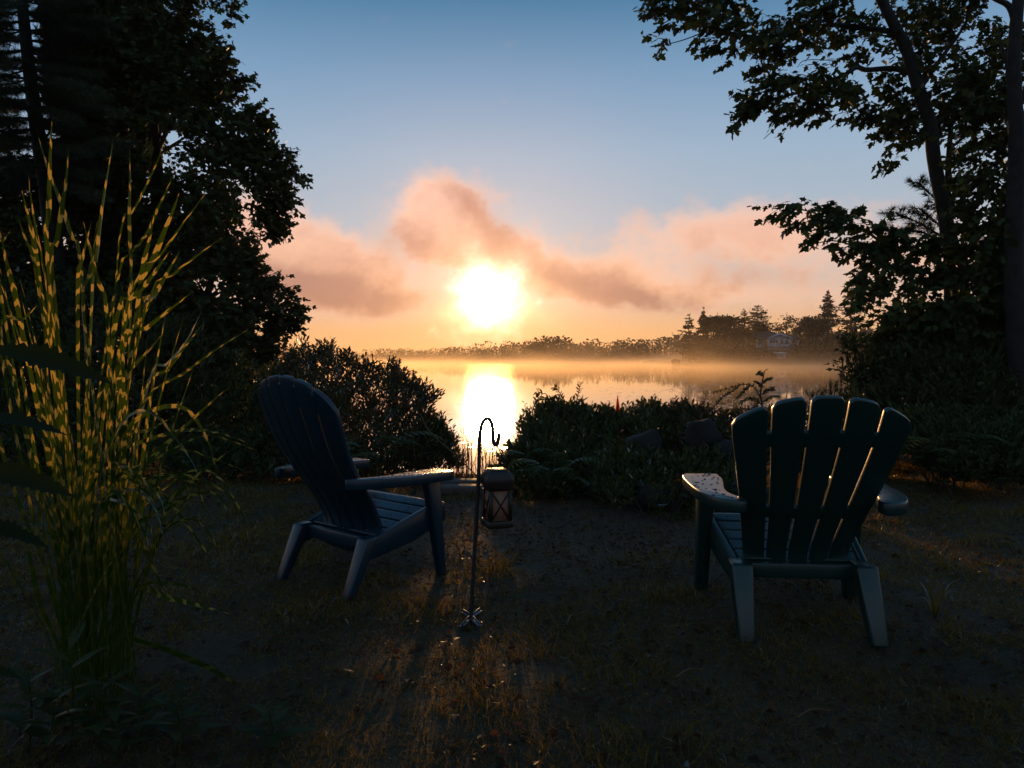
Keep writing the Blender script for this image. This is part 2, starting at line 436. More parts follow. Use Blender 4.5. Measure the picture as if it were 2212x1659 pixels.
MT = {}
MT['maple'] = foliage('maple_leaf', (.030, .044, .018), (.055, .078, .028), (.75, .75, .35), gloss=.04, tw=.22)
MT['oak'] = foliage('broad_leaf', (.030, .042, .020), (.052, .068, .026), (.8, .75, .3), gloss=.06, tw=.25)
MT['needle'] = foliage('needles', (.028, .044, .026), (.045, .068, .036), (.9, .9, .5), gloss=.08, tw=.2)
MT['shrub'] = foliage('shrub_leaf', (.030, .044, .018), (.058, .074, .026), (2.0, 1.4, .45), gloss=.3, rough=.3)
MT['shrub2'] = foliage('glossy_shrub_leaf', (.030, .042, .020), (.066, .058, .026), (1.9, 1.2, .4), gloss=.35, rough=.3)
MT['far'] = foliage('far_foliage', (.018, .028, .012), (.040, .050, .020), (1.5, 1.1, .5), gloss=.03, tw=.25)
MT['fern'] = foliage('fern_leaf', (.03, .05, .015), (.06, .08, .02), (2.4, 1.9, .7), gloss=.25)
MT['grass'] = foliage('grass_blade', (.050, .050, .013), (.125, .100, .028), (2.9, 1.9, .5), gloss=.10, rough=.35, tw=.5)
MT['dry'] = foliage('dry_stem', (.10, .075, .04), (.18, .13, .06), (1.6, 1.1, .6), tw=.4)
MT['litter'] = foliage('fallen_leaf', (.035, .020, .011), (.085, .054, .032), (2.0, 1.1, .5), gloss=.16, rough=.4, tw=.4)
MT['bark'] = solid('bark', (.010, .009, .008), (.026, .023, .019), .95, 9, .8, 24)
MT['stone'] = solid('fieldstone', (.005, .005, .004), (.013, .012, .010), .97, 5, .6, 18)
MT['navy'] = solid('navy_resin', (.005, .023, .038), (.007, .030, .048), .30, 4, .12, 160, spec=.55)
MT['green'] = solid('dark_green_resin', (.006, .027, .024), (.008, .034, .031), .30, 4, .12, 160, spec=.55)
MT['dew'] = solid('dew', (.02, .03, .035), (.03, .04, .045), .08, 3, spec=.8)
MT['iron'] = solid('black_iron', (.012, .012, .012), (.024, .022, .02), .6, 12, .3, 60, spec=.35)
MT['steel'] = solid('worn_steel', (.12, .13, .15), (.20, .22, .24), .45, 20, metal=.5)
MT['bronze'] = solid('bronze_metal', (.016, .011, .008), (.030, .021, .015), .5, 20, .3, 90, spec=.4)
MT['timber'] = solid('weathered_timber', (.03, .022, .017), (.07, .052, .04), .7, 6, .4, 40)
MT['siding'] = solid('white_siding', (.26, .27, .29), (.32, .33, .35), .7, 3)
MT['trim'] = solid('white_trim', (.60, .62, .64), (.68, .70, .72), .6, 3)
MT['deckskirt'] = solid('grey_skirting', (.20, .18, .18), (.28, .25, .25), .8, 3)
MT['roof'] = solid('dark_shingle', (.03, .028, .03), (.06, .055, .055), .9, 4)
MT['window'] = solid('window_glass', (.03, .03, .035), (.05, .045, .045), .12, 2, spec=.5)
MT['flag'] = foliage('orange_cloth', (.50, .055, .018), (.60, .075, .02), (1.2, .9, .6), gloss=.1)
MT['soil'] = None

# ================================================================== ground and lake
LAKE = -0.90
smooth = lambda x, a, b: (lambda t: t * t * (3 - 2 * t))(np.clip((x - a) / (b - a), 0, 1))


def shore(x): return np.interp(x, [-60, -14, -7, -4, -2.2, -1.2, .35, 1.3, 3, 5, 8, 14, 60], [34, 24, 20, 16, 11, 8.9, 8.5, 9.0, 10.5, 12.5, 15, 20, 34])
def far_edge(x): return np.interp(x, [-300, -120, 0, 60, 140, 300], [250, 280, 298, 306, 318, 330])


def height(x, y):
    x, y = np.broadcast_arrays(np.asarray(x, float), np.asarray(y, float)); p = np.stack([x.ravel(), y.ravel()], 1) + 300
    n1 = vnoise(p, 1.1, 11).reshape(x.shape) - .5; n2 = vnoise(p, .31, 12).reshape(x.shape) - .5; n3 = vnoise(p, 9.0, 13).reshape(x.shape) - .5
    t = shore(x) - y
    h = -2.3 + 2.3 * smooth(t, -1.6, 1.9) + (0.07 * n1 + .03 * n2) * smooth(t, -.5, 2.5) * smooth(y, -3, 2)
    f = y - far_edge(x)
    h = np.maximum(h, -2.3 + 3.0 * smooth(f, -6, 10) + 1.2 * smooth(f, 5, 90))
    e = np.minimum(np.minimum((x - 40) / 8, (y - 174 - 2 * n3) / 7), (236 - y) / 10)
    h = np.maximum(h, -2.3 + 2.2 * smooth(e, -.6, .6) + np.clip((y - 176) * .34, 0, 4.2) * smooth(x, 44, 62) + n3 * .6 * smooth(e, 0, 1))
    return h


gx = np.unique(np.concatenate([np.arange(-9, 9.01, .1), np.arange(-60, 60, 1.5), np.arange(30, 180, 4), np.arange(-700, 701, 25)]))
gy = np.unique(np.concatenate([np.arange(1, 14.01, .1), np.arange(-4, 40, 1.0), np.arange(160, 250, 2.5), np.arange(250, 420, 6), np.arange(-300, 900, 25)]))
GX, GY = np.meshgrid(gx, gy); GZ = height(GX, GY)
nx = len(gx); i = (np.arange(len(gy) - 1)[:, None] * nx + np.arange(nx - 1)[None]).ravel()
m, t, o = mat('ground'); b = nd(t, 'ShaderNodeBsdfPrincipled', Roughness=.85)
b.inputs['Specular IOR Level'].default_value = .3
tcn = nd(t, 'ShaderNodeTexCoord'); lk = t.links.new
n1 = nd(t, 'ShaderNodeTexNoise', Scale=1.7, Detail=6.0, Roughness=.65); n2 = nd(t, 'ShaderNodeTexNoise', Scale=38.0, Detail=5.0, Roughness=.7); n3 = nd(t, 'ShaderNodeTexVoronoi', Scale=55.0)
for n in (n1, n2, n3): lk(tcn.outputs['Object'], n.inputs['Vector'])
turf = ramp(t, n2.outputs['Fac'], [(.3, (.014, .012, .006)), (.55, (.034, .028, .012)), (.75, (.060, .046, .024))])
dirt = ramp(t, n2.outputs['Fac'], [(.3, (.030, .019, .012)), (.6, (.068, .044, .028)), (.8, (.13, .09, .062))])
# trodden earth on the way down to the water
vm = nd(t, 'ShaderNodeVectorMath', _operation='SUBTRACT'); lk(tcn.outputs['Object'], vm.inputs[0]); vm.inputs[1].default_value = (.15, 4.75, 0)
vs = nd(t, 'ShaderNodeVectorMath', _operation='MULTIPLY'); lk(vm.outputs[0], vs.inputs[0]); vs.inputs[1].default_value = (.72, .85, 0)
vl = nd(t, 'ShaderNodeVectorMath', _operation='LENGTH'); lk(vs.outputs[0], vl.inputs[0])
ad = nd(t, 'ShaderNodeMath', _operation='MULTIPLY_ADD'); lk(n1.outputs['Fac'], ad.inputs[0]); ad.inputs[1].default_value = 1.6; lk(vl.outputs['Value'], ad.inputs[2])
mr = nd(t, 'ShaderNodeMapRange', _interpolation_type='SMOOTHSTEP'); lk(ad.outputs[0], mr.inputs[0]); mr.inputs[1].default_value = 1.9; mr.inputs[2].default_value = 1.25
mx = nd(t, 'ShaderNodeMix', _data_type='RGBA'); lk(mr.outputs[0], mx.inputs[0]); lk(turf, mx.inputs[6]); lk(dirt, mx.inputs[7]); lk(mx.outputs[2], b.inputs['Base Color'])
bp = nd(t, 'ShaderNodeBump', Strength=1.0, Distance=.018); am = nd(t, 'ShaderNodeMath', _operation='ADD'); lk(n2.outputs['Fac'], am.inputs[0]); lk(n1.outputs['Fac'], am.inputs[1])
lk(am.outputs[0], bp.inputs['Height']); lk(bp.outputs[0], b.inputs['Normal']); lk(b.outputs[0], o.inputs[0]); MT['soil'] = m
g = obj('ground', np.stack([GX.ravel(), GY.ravel(), GZ.ravel()], 1), [np.stack([i, i + 1, i + nx + 1, i + nx], 1)], m, smooth=True); g['kind'] = 'structure'

m, t, o = mat('lake_water'); b = nd(t, 'ShaderNodeBsdfPrincipled', Roughness=.035, IOR=1.333); b.inputs['Base Color'].default_value = (.006, .010, .010, 1)
tcn = nd(t, 'ShaderNodeTexCoord'); lk = t.links.new
mp = nd(t, 'ShaderNodeMapping'); mp.inputs['Scale'].default_value = (.9, 1.3, 1); lk(tcn.outputs['Object'], mp.inputs[0])
n1 = nd(t, 'ShaderNodeTexNoise', Scale=1.1, Detail=4.0, Roughness=.5); lk(mp.outputs[0], n1.inputs['Vector'])
mp2 = nd(t, 'ShaderNodeMapping'); mp2.inputs['Scale'].default_value = (.012, .05, 1); lk(tcn.outputs['Object'], mp2.inputs[0])
n2 = nd(t, 'ShaderNodeTexNoise', Scale=1.0, Detail=3.0); lk(mp2.outputs[0], n2.inputs['Vector'])      # calm streaks and faint cat's-paws
pr = nd(t, 'ShaderNodeMapRange'); lk(n2.outputs['Fac'], pr.inputs[0]); pr.inputs[1].default_value = .45; pr.inputs[2].default_value = .7; pr.inputs[3].default_value = .15; pr.inputs[4].default_value = 1.0
mu = nd(t, 'ShaderNodeMath', _operation='MULTIPLY'); lk(n1.outputs['Fac'], mu.inputs[0]); lk(pr.outputs[0], mu.inputs[1])
bp = nd(t, 'ShaderNodeBump', Strength=.35, Distance=.0045); lk(mu.outputs[0], bp.inputs['Height']); lk(bp.outputs[0], b.inputs['Normal']); gw = nd(t, 'ShaderNodeBsdfGlossy', Roughness=.035); gw.inputs['Color'].default_value = (1, .97, .92, 1); lk(bp.outputs[0], gw.inputs['Normal']); mw = nd(t, 'ShaderNodeMixShader', Fac=.55); lk(b.outputs[0], mw.inputs[1]); lk(gw.outputs[0], mw.inputs[2]); lk(mw.outputs[0], o.inputs[0])
w = obj('lake_water', [(-700, 5, LAKE), (700, 5, LAKE), (700, 880, LAKE), (-700, 880, LAKE)], [[(0, 1, 2, 3)]], m); w['kind'] = 'structure'

# floating lily pads, too many and too small to pick apart
P = []
for n, (x0, x1, y0, y1) in ((1100, (1440, 1870, 826, 888)), (160, (1180, 1480, 812, 872)), (70, (880, 1150, 820, 980)), (260, (1470, 1560, 812, 846))):
    px = x0 + rng.random(n * 3) * (x1 - x0); py = y0 + rng.random(n * 3) ** 1.2 * (y1 - y0)
    k = vnoise(np.stack([px, py * 5], 1), 60, 5) > .42; px, py = px[k][:n], py[k][:n]; d = (CH - LAKE) * F / (py - HOR)
    P.append(np.stack([(px - 1106) * d / F, d, np.full(len(px), LAKE + .012)], 1))
P = np.concatenate(P); a = np.linspace(.25, 2 * math.pi - .1, 9); PV = np.vstack([[(0, 0, 0)], np.stack([.5 * np.cos(a), .5 * np.sin(a), 0 * a], 1)]); PT = np.array([(0, k, k + 1) for k in range(1, 9)])
V, T, tone = place(PV, PT, P, np.c_[rng.normal(size=(len(P), 2)), np.zeros(len(P))], np.tile([0, 0, 1.0], (len(P), 1)) + rng.normal(0, .02, (len(P), 3)), .10 + .16 * rng.random(len(P)))
MT['pad'] = foliage('lily_pad', (.05, .05, .03), (.12, .09, .06), (.5, .5, .3), gloss=1.0, rough=.12, tw=.1)
tag(obj('lily_pads', V, [T], MT['pad'], attr=tone), kind='stuff')

# ================================================================== far shore
SK = [(560, 758), (600, 759), (640, 752), (700, 757), (750, 759), (790, 757), (833, 754), (890, 757), (945, 756), (989, 750), (1030, 748), (1077, 743), (1110, 741), (1140, 735), (1170, 731), (1194, 729), (1220, 733), (1238, 743), (1270, 742),
      (1301, 739), (1340, 738), (1370, 737), (1420, 731), (1462, 725), (1500, 722), (1600, 720), (1800, 716), (2100, 712)]
skx, sky_ = zip(*SK); Vs, Ts, Tn, off = [], [], [], 0
for row, (dy, sh, n) in enumerate(((1, .55, 330), (5, .75, 320), (11, .88, 280), (20, 1.0, 340))):
    pxs = np.sort(rng.uniform(470, 2150, n))
    for px in pxs:
        yb = far_edge((px - 1106) * 300 / F) + dy + rng.normal(0, 2); x = (px - 1106) * yb / F
        zb = float(height(x, yb)) - .2; top = CH + (HOR - np.interp(px, skx, sky_)) * yb / F
        h = max(2.5, (top - zb) * sh * (rng.uniform(.80, 1.12) + (.18 if rng.random() < .12 else 0))); conif = rng.random() < .45; m_ = 60 if conif else 84
        u = rng.random(m_)
        if conif:
            r = (1 - u) ** .8 * h * rng.uniform(.13, .2) * (.5 + .7 * rng.random(m_)); z = zb + h * (.02 + 1.0 * u); sz = .11 * h * (1.15 - .7 * u)
        else:
            r = np.sqrt(np.clip(1 - (2 * u - 1) ** 2, 0, 1)) * h * .46 * np.sqrt(rng.random(m_)); z = zb + h * (.02 + .98 * u); sz = np.full(m_, .14 * h)
        th = rng.random(m_) * 6.283; p = np.stack([x + r * np.cos(th), yb + r * np.sin(th), z], 1)
        ax = np.stack([np.cos(th), np.sin(th), rng.normal(-.1 if conif else .35, .4, m_)], 1)
        V, T, tone = place(CARD_V, CARD_T, p, ax, rng.normal(0, 1, (m_, 3)) + (0, 0, .8), sz * rng.uniform(.7, 1.3, m_))
        Vs.append(V); Ts.append(T + off); Tn.append(tone); off += len(V)
tag(obj('far_forest', np.vstack(Vs), [np.vstack(Ts)], MT['far'], attr=np.concatenate(Tn)), kind='stuff')

# ================================================================== the wooded point with the cottage
def cards(P, size, ax=None, flat=1.0, tmpl=(CARD_V, CARD_T)):
    n = len(P); ax = rng.normal(0, 1, (n, 3)) if ax is None else ax
    return place(tmpl[0], tmpl[1], P, ax, rng.normal(0, flat, (n, 3)) + (0, 0, 1.0), size * rng.uniform(.6, 1.35, n))


def mid_tree(name, label, cat, px, ptop, half, Y, kind, bare=.3, group='trees on the wooded point'):
    x = (px - 1106) * Y / F; zb = float(height(x, Y)); h = CH + (HOR - ptop) * Y / F - zb; w = half * Y / F
    t = thing(name, label, cat, (x, Y, zb), group=group)
    B = Build(); bend = rng.normal(0, .02 * h, 2); tr = curve_pts([(0, 0, -.3), (bend[0], bend[1], h * .5), (bend[0] * .5, 0, h * .97)], 9); B.tube(tr, np.linspace(.022 * h, .004 * h, 9), 6)
    Vs, Ts, Tn, off = [], [], [], 0
    def put(V, T, tone):
        nonlocal off
        Vs.append(V); Ts.append(T + off); Tn.append(tone); off += len(V)
    if kind in ('spruce', 'pine'):
        lv = 20 if kind == 'spruce' else 15
        for q in np.linspace(bare, .97, lv):
            q += rng.normal(0, .012); prof = max(.02, 1 - (q - bare) / (1 - bare)) ** (.9 if kind == 'spruce' else .6) * (.7 + .6 * rng.random())
            for th in rng.random() * 6 + np.arange(6) * 1.047 + rng.normal(0, .3, 6):
                Lb = max(.12, w * prof * rng.uniform(.45, 1.2)); rise = (-.12 if kind == 'spruce' else .12) * Lb
                q2 = q + rng.normal(0, .012); o_ = np.array([np.interp(q * h, tr[:, 2], tr[:, 0]), np.interp(q * h, tr[:, 2], tr[:, 1]), q2 * h]); d = np.array([math.cos(th), math.sin(th), 0])
                B.tube([o_, o_ + d * Lb * .6 + (0, 0, rise * .4), o_ + d * Lb + (0, 0, rise)], [.006 * h, .004 * h, .002 * h], 3, cap=False)
                k = int(6 + 20 * Lb / w); s = rng.random(k) ** .7; p = o_ + d * (s * Lb)[:, None] + np.stack([rng.normal(0, .10 * Lb, k), rng.normal(0, .10 * Lb, k), s * rise + rng.normal(0, .02 * h, k) * .5], 1)
                ax = d + rng.normal(0, .55, (k, 3)) * (1, 1, .35); put(*place(CARD_V, CARD_T, p, ax, rng.normal(0, .45, (k, 3)) + (0, 0, 1), min(.050 * h, .12 * h * (1.04 - q) + .018 * h) * rng.uniform(.55, 1.2, k)))
    else:
        sub = 9 if kind == 'round' else 8; dens = 340 if kind == 'round' else 75
        cs = [(0, 0, h * .8)] + [(w * .62 * math.cos(a), w * .62 * math.sin(a), h * rng.uniform(.42, .8)) for a in np.arange(sub) * 2.4]
        for c in cs:
            rr = w * rng.uniform(.42, .60); p = rng.normal(0, 1, (dens, 3)); p = unit(p) * (rng.random((dens, 1)) ** .4) * rr * (1, 1, .62 if kind == 'round' else .4) + np.array(c)
            p[:, 2] = np.minimum(p[:, 2], h * .99); put(*cards(p, .05 * h)); limb_to(B, [c], tr, .010 * h, .004 * h, n=4)
        if kind == 'round':
            p = np.stack([rng.normal(0, w * .45, 300), rng.normal(0, w * .45, 300), h * rng.uniform(.05, .5, 300)], 1); put(*cards(p, .05 * h))
    B.make('trunk', MT['bark'], t)
    obj('crown', np.vstack(Vs), [np.vstack(Ts)], MT['far'], t, attr=np.concatenate(Tn))
    return t


mid_tree('pine_tree', 'tiered dark pine at the very tip of the wooded point', 'tree', 1489, 678, 27, 179, 'pine', .12)
mid_tree('spruce_tree', 'narrow pointed spruce just behind the pine at the tip of the point', 'tree', 1520, 665, 17, 184, 'spruce', .3)
mid_tree('broadleaf_tree', 'broad round-crowned tree left of the white cottage', 'tree', 1572, 674, 36, 181, 'round')
mid_tree('pine_tree', 'flat-topped pine with a leaning limb behind the left end of the cottage', 'tree', 1637, 659, 36, 192, 'pine', .42)
mid_tree('broadleaf_tree', 'thin airy tree with sky showing through, above the cottage roof', 'tree', 1700, 671, 30, 196, 'open')
mid_tree('broadleaf_tree', 'dense dark tree right of the white cottage', 'tree', 1762, 678, 30, 186, 'round')
mid_tree('spruce_tree', 'tallest pointed spruce on the wooded point', 'tree', 1787, 626, 23, 190, 'spruce', .35)
mid_tree('pine_tree', 'wide pine half hidden by the dark near trees', 'tree', 1842, 612, 36, 186, 'pine', .15)
mid_tree('broadleaf_tree', 'low round tree beside the boathouse, half hidden by near branches', 'tree', 1812, 712, 30, 180, 'round')
mid_tree('pine_tree', 'slim pine between the round tree and the flat-topped pine', 'tree', 1606, 668, 18, 190, 'pine', .3)
mid_tree('broadleaf_tree', 'squat round tree at the water under the tip pine', 'tree', 1528, 726, 24, 177, 'round')
mid_tree('broadleaf_tree', 'full tree left of the cottage, behind the squat round one', 'tree', 1548, 672, 30, 188, 'round')
mid_tree('broadleaf_tree', 'dark tree filling the gap behind the cottage, under the flat-topped pine', 'tree', 1634, 694, 30, 196, 'round')
mid_tree('broadleaf_tree', 'bushy tree between the cottage roof and the tallest spruce', 'tree', 1736, 690, 26, 194, 'round')
# brush along the waterline of the point
P = []
for px in np.arange(1480, 1900, 5):
    if 1640 < px < 1715: hh, k = .7, 14
    else: hh, k = rng.uniform(1.5, 5.2), 54
    Y = 177.5 + rng.random() * 3; x = (px - 1106) * Y / F; P.append(np.stack([x + rng.normal(0, .5, k), Y + rng.normal(0, .8, k), float(height(x, Y)) + hh * rng.random(k)], 1))
V, T, tone = cards(np.concatenate(P), .6); tag(obj('undergrowth', V, [T], MT['far'], attr=tone), kind='stuff')


def rock(name, c, size, mtl, parent=None, seed=0, sub=2, cut=.25):
    bm = bmesh.new(); bmesh.ops.create_icosphere(bm, subdivisions=sub, radius=.5)
    r_ = random.Random(seed); off = Vector((r_.random() * 50, r_.random() * 50, r_.random() * 50))
    planes = [(Vector((r_.gauss(0, 1), r_.gauss(0, 1), r_.gauss(0, 1))).normalized(), r_.uniform(.25, .41)) for _ in range(9)]
    for v in bm.verts:
        for n_, d_ in planes:
            e = v.co.dot(n_) - d_
            if e > 0: v.co -= n_ * e * .9
        v.co *= 1 + cut * mnoise.noise(v.co * 2.3 + off)
        v.co = Vector((v.co.x * size[0], v.co.y * size[1], v.co.z * size[2]))
    me = bpy.data.meshes.new(name); bm.to_mesh(me); bm.free(); me.materials.append(mtl)
    for p in me.polygons: p.use_smooth = sub > 2
    o = link(name, me, parent); o.location = c; o.rotation_euler = (0, 0, r_.random() * 6.28); return o


rk = rock('boulder', ((1461 - 1106) * 176 / F, 176, LAKE + .35), (3.0, 2.4, 2.3), MT['stone'], seed=3, sub=3); rk.rotation_euler = (0, .25, .2)
tag(rk, 'smooth humped boulder in the water off the tip of the point', 'boulder')

# cottage: gabled lake front with porch and windows, lower wings
HY = 185.0; S = HY / F
hx = lambda px: (px - 1106) * S
hz = lambda py: CH + (HOR - py) * S
house = thing('cottage', 'white cottage with a gabled porch front on the wooded point', 'cottage', (hx(1680), HY, hz(757)))
bx0, bz0 = hx(1680), hz(757)
lx = lambda px: hx(px) - bx0
lz = lambda py: hz(py) - bz0


def wall_with_holes(x0, x1, z0, z1, y, holes, th=.15):
    """a wall built from the strips round its openings"""
    B = Build(); xs = sorted({x0, x1, *[h[0] for h in holes], *[h[1] for h in holes]})
    for a, b_ in zip(xs, xs[1:]):
        hs = sorted([h for h in holes if h[0] <= a + 1e-6 and h[1] >= b_ - 1e-6], key=lambda h: h[2]); z = z0
        for h in hs:
            if h[2] > z: B.box(((a + b_) / 2, y, (z + h[2]) / 2), (b_ - a, th, h[2] - z))
            z = h[3]
        if z1 > z: B.box(((a + b_) / 2, y, (z + z1) / 2), (b_ - a, th, z1 - z))
    return B


def window(x0, x1, z0, z1, y, bars=0):
    B = Build(); c = .07
    for a, b_ in ((x0 + c / 2, c), (x1 - c / 2, c)): B.box((a, y, (z0 + z1) / 2), (b_, .12, z1 - z0))
    for a in (z0 + c / 2, z1 - c / 2): B.box(((x0 + x1) / 2, y, a), (x1 - x0 - 2 * c, .12, c))
    for k in range(bars): B.box((x0 + (x1 - x0) * (k + 1) / (bars + 1), y, (z0 + z1) / 2), (.06, .10, z1 - z0 - 2 * c))
    f = B.make('window', MT['trim'], house); Build().box(((x0 + x1) / 2, y + .02, (z0 + z1) / 2), (x1 - x0 - 2 * c, .03, z1 - z0 - 2 * c)).make('pane', MT['window'], f)
    return f


fy = -1.2
W1 = [(lx(1659), lx(1676.5), lz(742.5), lz(733.5)), (lx(1681), lx(1688.5), lz(744), lz(734.5)), (lx(1691), lx(1699), lz(744), lz(734))]
wall_with_holes(lx(1654.5), lx(1704.5), 0.7, lz(731), fy, W1).make('wall', MT['siding'], house)
Bg = Build(); Bg.prism([(lx(1654.5), lz(731) + .002), (lx(1704.5), lz(731) + .002), (lx(1680), lz(722.5))], fy - .075, fy + .075, axis=1); Bg.make('gable', MT['siding'], house)
for (a, b_, c, d), k in zip(W1, (2, 0, 0)): window(a, b_, c, d, fy, k)
Build().box((lx(1679.5), fy + .1, .34), (lx(1704) - lx(1655), .1, .68)).make('skirting', MT['deckskirt'], house)
Build().box((lx(1679.5), fy - .12, lz(747.5)), (lx(1704.5) - lx(1654.5), .06, .09)).box((lx(1654.9), fy - .12, lz(739)), (.14, .1, 2.0)).box((lx(1704.1), fy - .12, lz(739)), (.14, .1, 2.0)).make('corner_trim', MT['trim'], house)
for s in (-1, 1):                                  # roof slopes with white barge boards
    xe = lx(1680) + s * (lx(1706.5) - lx(1680)); B = Build()
    B.hexa([(lx(1680), fy - .45, lz(722)), (xe, fy - .45, lz(732)), (xe, 7, lz(732)), (lx(1680), 7, lz(722))], [(lx(1680), fy - .45, lz(722) + .2), (xe, fy - .45, lz(732) + .2), (xe, 7, lz(732) + .2), (lx(1680), 7, lz(722) + .2)])
    rf = B.make('roof', MT['roof'], house)
    B = Build(); B.hexa([(lx(1680), fy - .52, lz(722) - .06), (xe, fy - .52, lz(732) - .06), (xe, fy - .46, lz(732) - .06), (lx(1680), fy - .46, lz(722) - .06)], [(lx(1680), fy - .52, lz(722) + .2), (xe, fy - .52, lz(732) + .2), (xe, fy - .46, lz(732) + .2), (lx(1680), fy - .46, lz(722) + .2)])
    B.make('barge_board', MT['trim'], rf)
W2 = [(lx(1712.5), lx(1724), lz(743.5), lz(735))]
wall_with_holes(lx(1704.6), lx(1729), -.2, lz(732), .6, W2).make('wall', MT['siding'], house); window(*W2[0], .6, 2)
B = Build(); B.box((lx(1729) - .08, 3.6, (lz(732) - .2) / 2), (.15, 5.8, lz(732) + .2)).make('wall', MT['siding'], house)
B = Build(); x0, x1 = lx(1688), lx(1731); B.hexa([(x0, .1, lz(733)), (x1, .1, lz(733)), (x1, 3.6, lz(724)), (x0, 3.6, lz(724))], [(x0, .1, lz(733) + .2), (x1, .1, lz(733) + .2), (x1, 3.6, lz(724) + .2), (x0, 3.6, lz(724) + .2)]); B.make('roof', MT['roof'], house)
W3 = [(lx(1641), lx(1650), lz(743), lz(736))]
wall_with_holes(lx(1638), lx(1654.4), -.2, lz(733), 1.4, W3).make('wall', MT['siding'], house); window(*W3[0], 1.4, 1)
B = Build(); x0, x1 = lx(1636), lx(1690); B.hexa([(x0, .9, lz(734)), (x1, .9, lz(734)), (x1, 5.2, lz(717)), (x0, 5.2, lz(717))], [(x0, .9, lz(734) + .2), (x1, .9, lz(734) + .2), (x1, 5.2, lz(717) + .2), (x0, 5.2, lz(717) + .2)]); B.make('roof', MT['roof'], house)

SY = 179.0; q = SY / F
shed = thing('boathouse', 'tiny white boathouse on the waterline below the cottage', 'boathouse', ((1686 - 1106) * q, SY, CH + (HOR - 779) * q))
ww, hh = 17.5 * q, 15.5 * q
B = Build(); B.box((0, 0, hh / 2), (ww, 1.8, hh)); B.make('wall', MT['siding'], shed)
Build().hexa([(-ww / 2 - .45, -1.2, hh + .01), (ww / 2 + .15, -1.2, hh + .01), (ww / 2 + .15, 1.2, hh + .2), (-ww / 2 - .45, 1.2, hh + .2)], [(-ww / 2 - .45, -1.2, hh + .14), (ww / 2 + .15, -1.2, hh + .14), (ww / 2 + .15, 1.2, hh + .33), (-ww / 2 - .45, 1.2, hh + .33)]).make('roof', MT['trim'], shed)
Build().box((-.12, -.92, hh * .68), (.34, .06, .5)).make('window', MT['window'], shed)
dk = thing('dock', 'low wooden dock in front of the tiny boathouse', 'dock', ((1672 - 1106) * q, SY - 2.6, LAKE))
for k in range(8): Build().box((-2.6 + .62 * k, 0, .52), (.56, 1.6, .07)).make('plank', MT['timber'], dk)
for k in range(4): Build().tube([(-2.6 + 1.45 * k, -.7, -1.2), (-2.6 + 1.45 * k, -.7, .48)], .08, 6).make('post', MT['timber'], dk)

# ================================================================== near trees
def px_path(pts, Y):
    return np.array([at(a, b_, Y if np.isscalar(Y) else Y[k]) for k, (a, b_) in enumerate(pts)])


def tree_root(name, label, cat, foot, group=None):
    foot = np.array([foot[0], foot[1], float(height(foot[0], foot[1])) - .02]); return thing(name, label, cat, foot, group=group), foot


def leafy(P_poly, n, Y, thick, m, L_, leaf, mtl, root, foot, trunk, B, centre, name='crown', kind='stuff', tr=0.004, limbs=0, **kw):
    """fills picture-outlined lobes with leafy twigs and hangs them on the tree"""
    fk = {k: kw.pop(k) for k in ('gate', 'cell', 'seed', 'holes') if k in kw}
    P = fill(P_poly, n, Y, thick, **fk); V, T, tone, a, b_ = sprays(P, centre, m, L_, leaf, **kw)
    if tr: twigs(B, (a - foot)[::2], (b_ - foot)[::2], tr)
    if limbs:
        k = rng.choice(len(P), limbs, replace=False); limb_to(B, P[k] - foot, trunk - foot, .022, .006)
    return V - foot, T, tone


def crown(root, parts, mtl, name='crown'):
    off = 0; Vs, Ts, Tn = [], [], []
    for V, T, tone in parts: Vs.append(V); Ts.append(T + off); Tn.append(tone); off += len(V)
    o = obj(name, np.vstack(Vs), [np.vstack(Ts)], mtl, root, attr=np.concatenate(Tn)); o['kind'] = 'stuff'; return o


# ---- right: leaning maple over the shore
YM = 9.4
tp = px_path([(2105, 960), (2092, 760), (2068, 590), (2049, 508), (2038, 449), (2026, 391), (2016, 332), (2010, 273), (1985, 195), (1962, 117), (1928, 47), (1890, -30), (1850, -140)], YM)
tp[0, 2] = float(height(tp[0, 0], YM)) - .1
maple, foot = tree_root('maple_tree', 'tall leaning maple whose leafy branches reach left over the water', 'tree', (tp[0, 0], YM))
B = Build(); tc_ = curve_pts(tp, 40) - foot; B.tube(tc_, np.interp(np.arange(40), [0, 12, 25, 39], [.13, .088, .082, .055]), 10)
B.make('trunk', MT['bark'], maple, smooth=True)
B = Build()
for pts, r0 in (([(1974, 160), (1928, 148), (1872, 151), (1850, 146), (1819, 164), (1740, 195), (1663, 219), (1600, 256)], .045), ([(1940, 70), (1860, 60), (1780, 55), (1650, 80), (1540, 62), (1455, 36), (1420, 30)], .04),
                ([(2060, 545), (1990, 530), (1936, 543), (1870, 500), (1790, 470), (1690, 440)], .032), ([(1950, 540), (1862, 535), (1800, 520), (1735, 533)], .02), ([(2016, 300), (1988, 290), (1962, 282), (1930, 268)], .02),
                ([(1985, 195), (2030, 130), (2080, 60), (2110, -20)], .035), ([(2010, 273), (2070, 230), (2140, 200), (2200, 180)], .028), ([(2045, 480), (2090, 420), (2150, 370), (2210, 340)], .025),
                ([(2070, 600), (2000, 590), (1930, 595), (1870, 612)], .025), ([(1455, 36), (1432, 50), (1415, 38)], .008), ([(1540, 62), (1480, 85), (1440, 96), (1425, 98)], .008),
                ([(1740, 195), (1690, 262), (1650, 300)], .006), ([(1650, 80), (1590, 110), (1530, 112)], .006), ([(1800, 130), (1740, 130), (1722, 145)], .006)):
    k = len(pts); P = px_path(pts, [YM + .25 * math.sin(j * 1.3) * (j > 0) for j in range(k)]) - foot; B.tube(curve_pts(P, 4 * k), np.linspace(r0, max(.004, r0 * .18), 4 * k), 6)
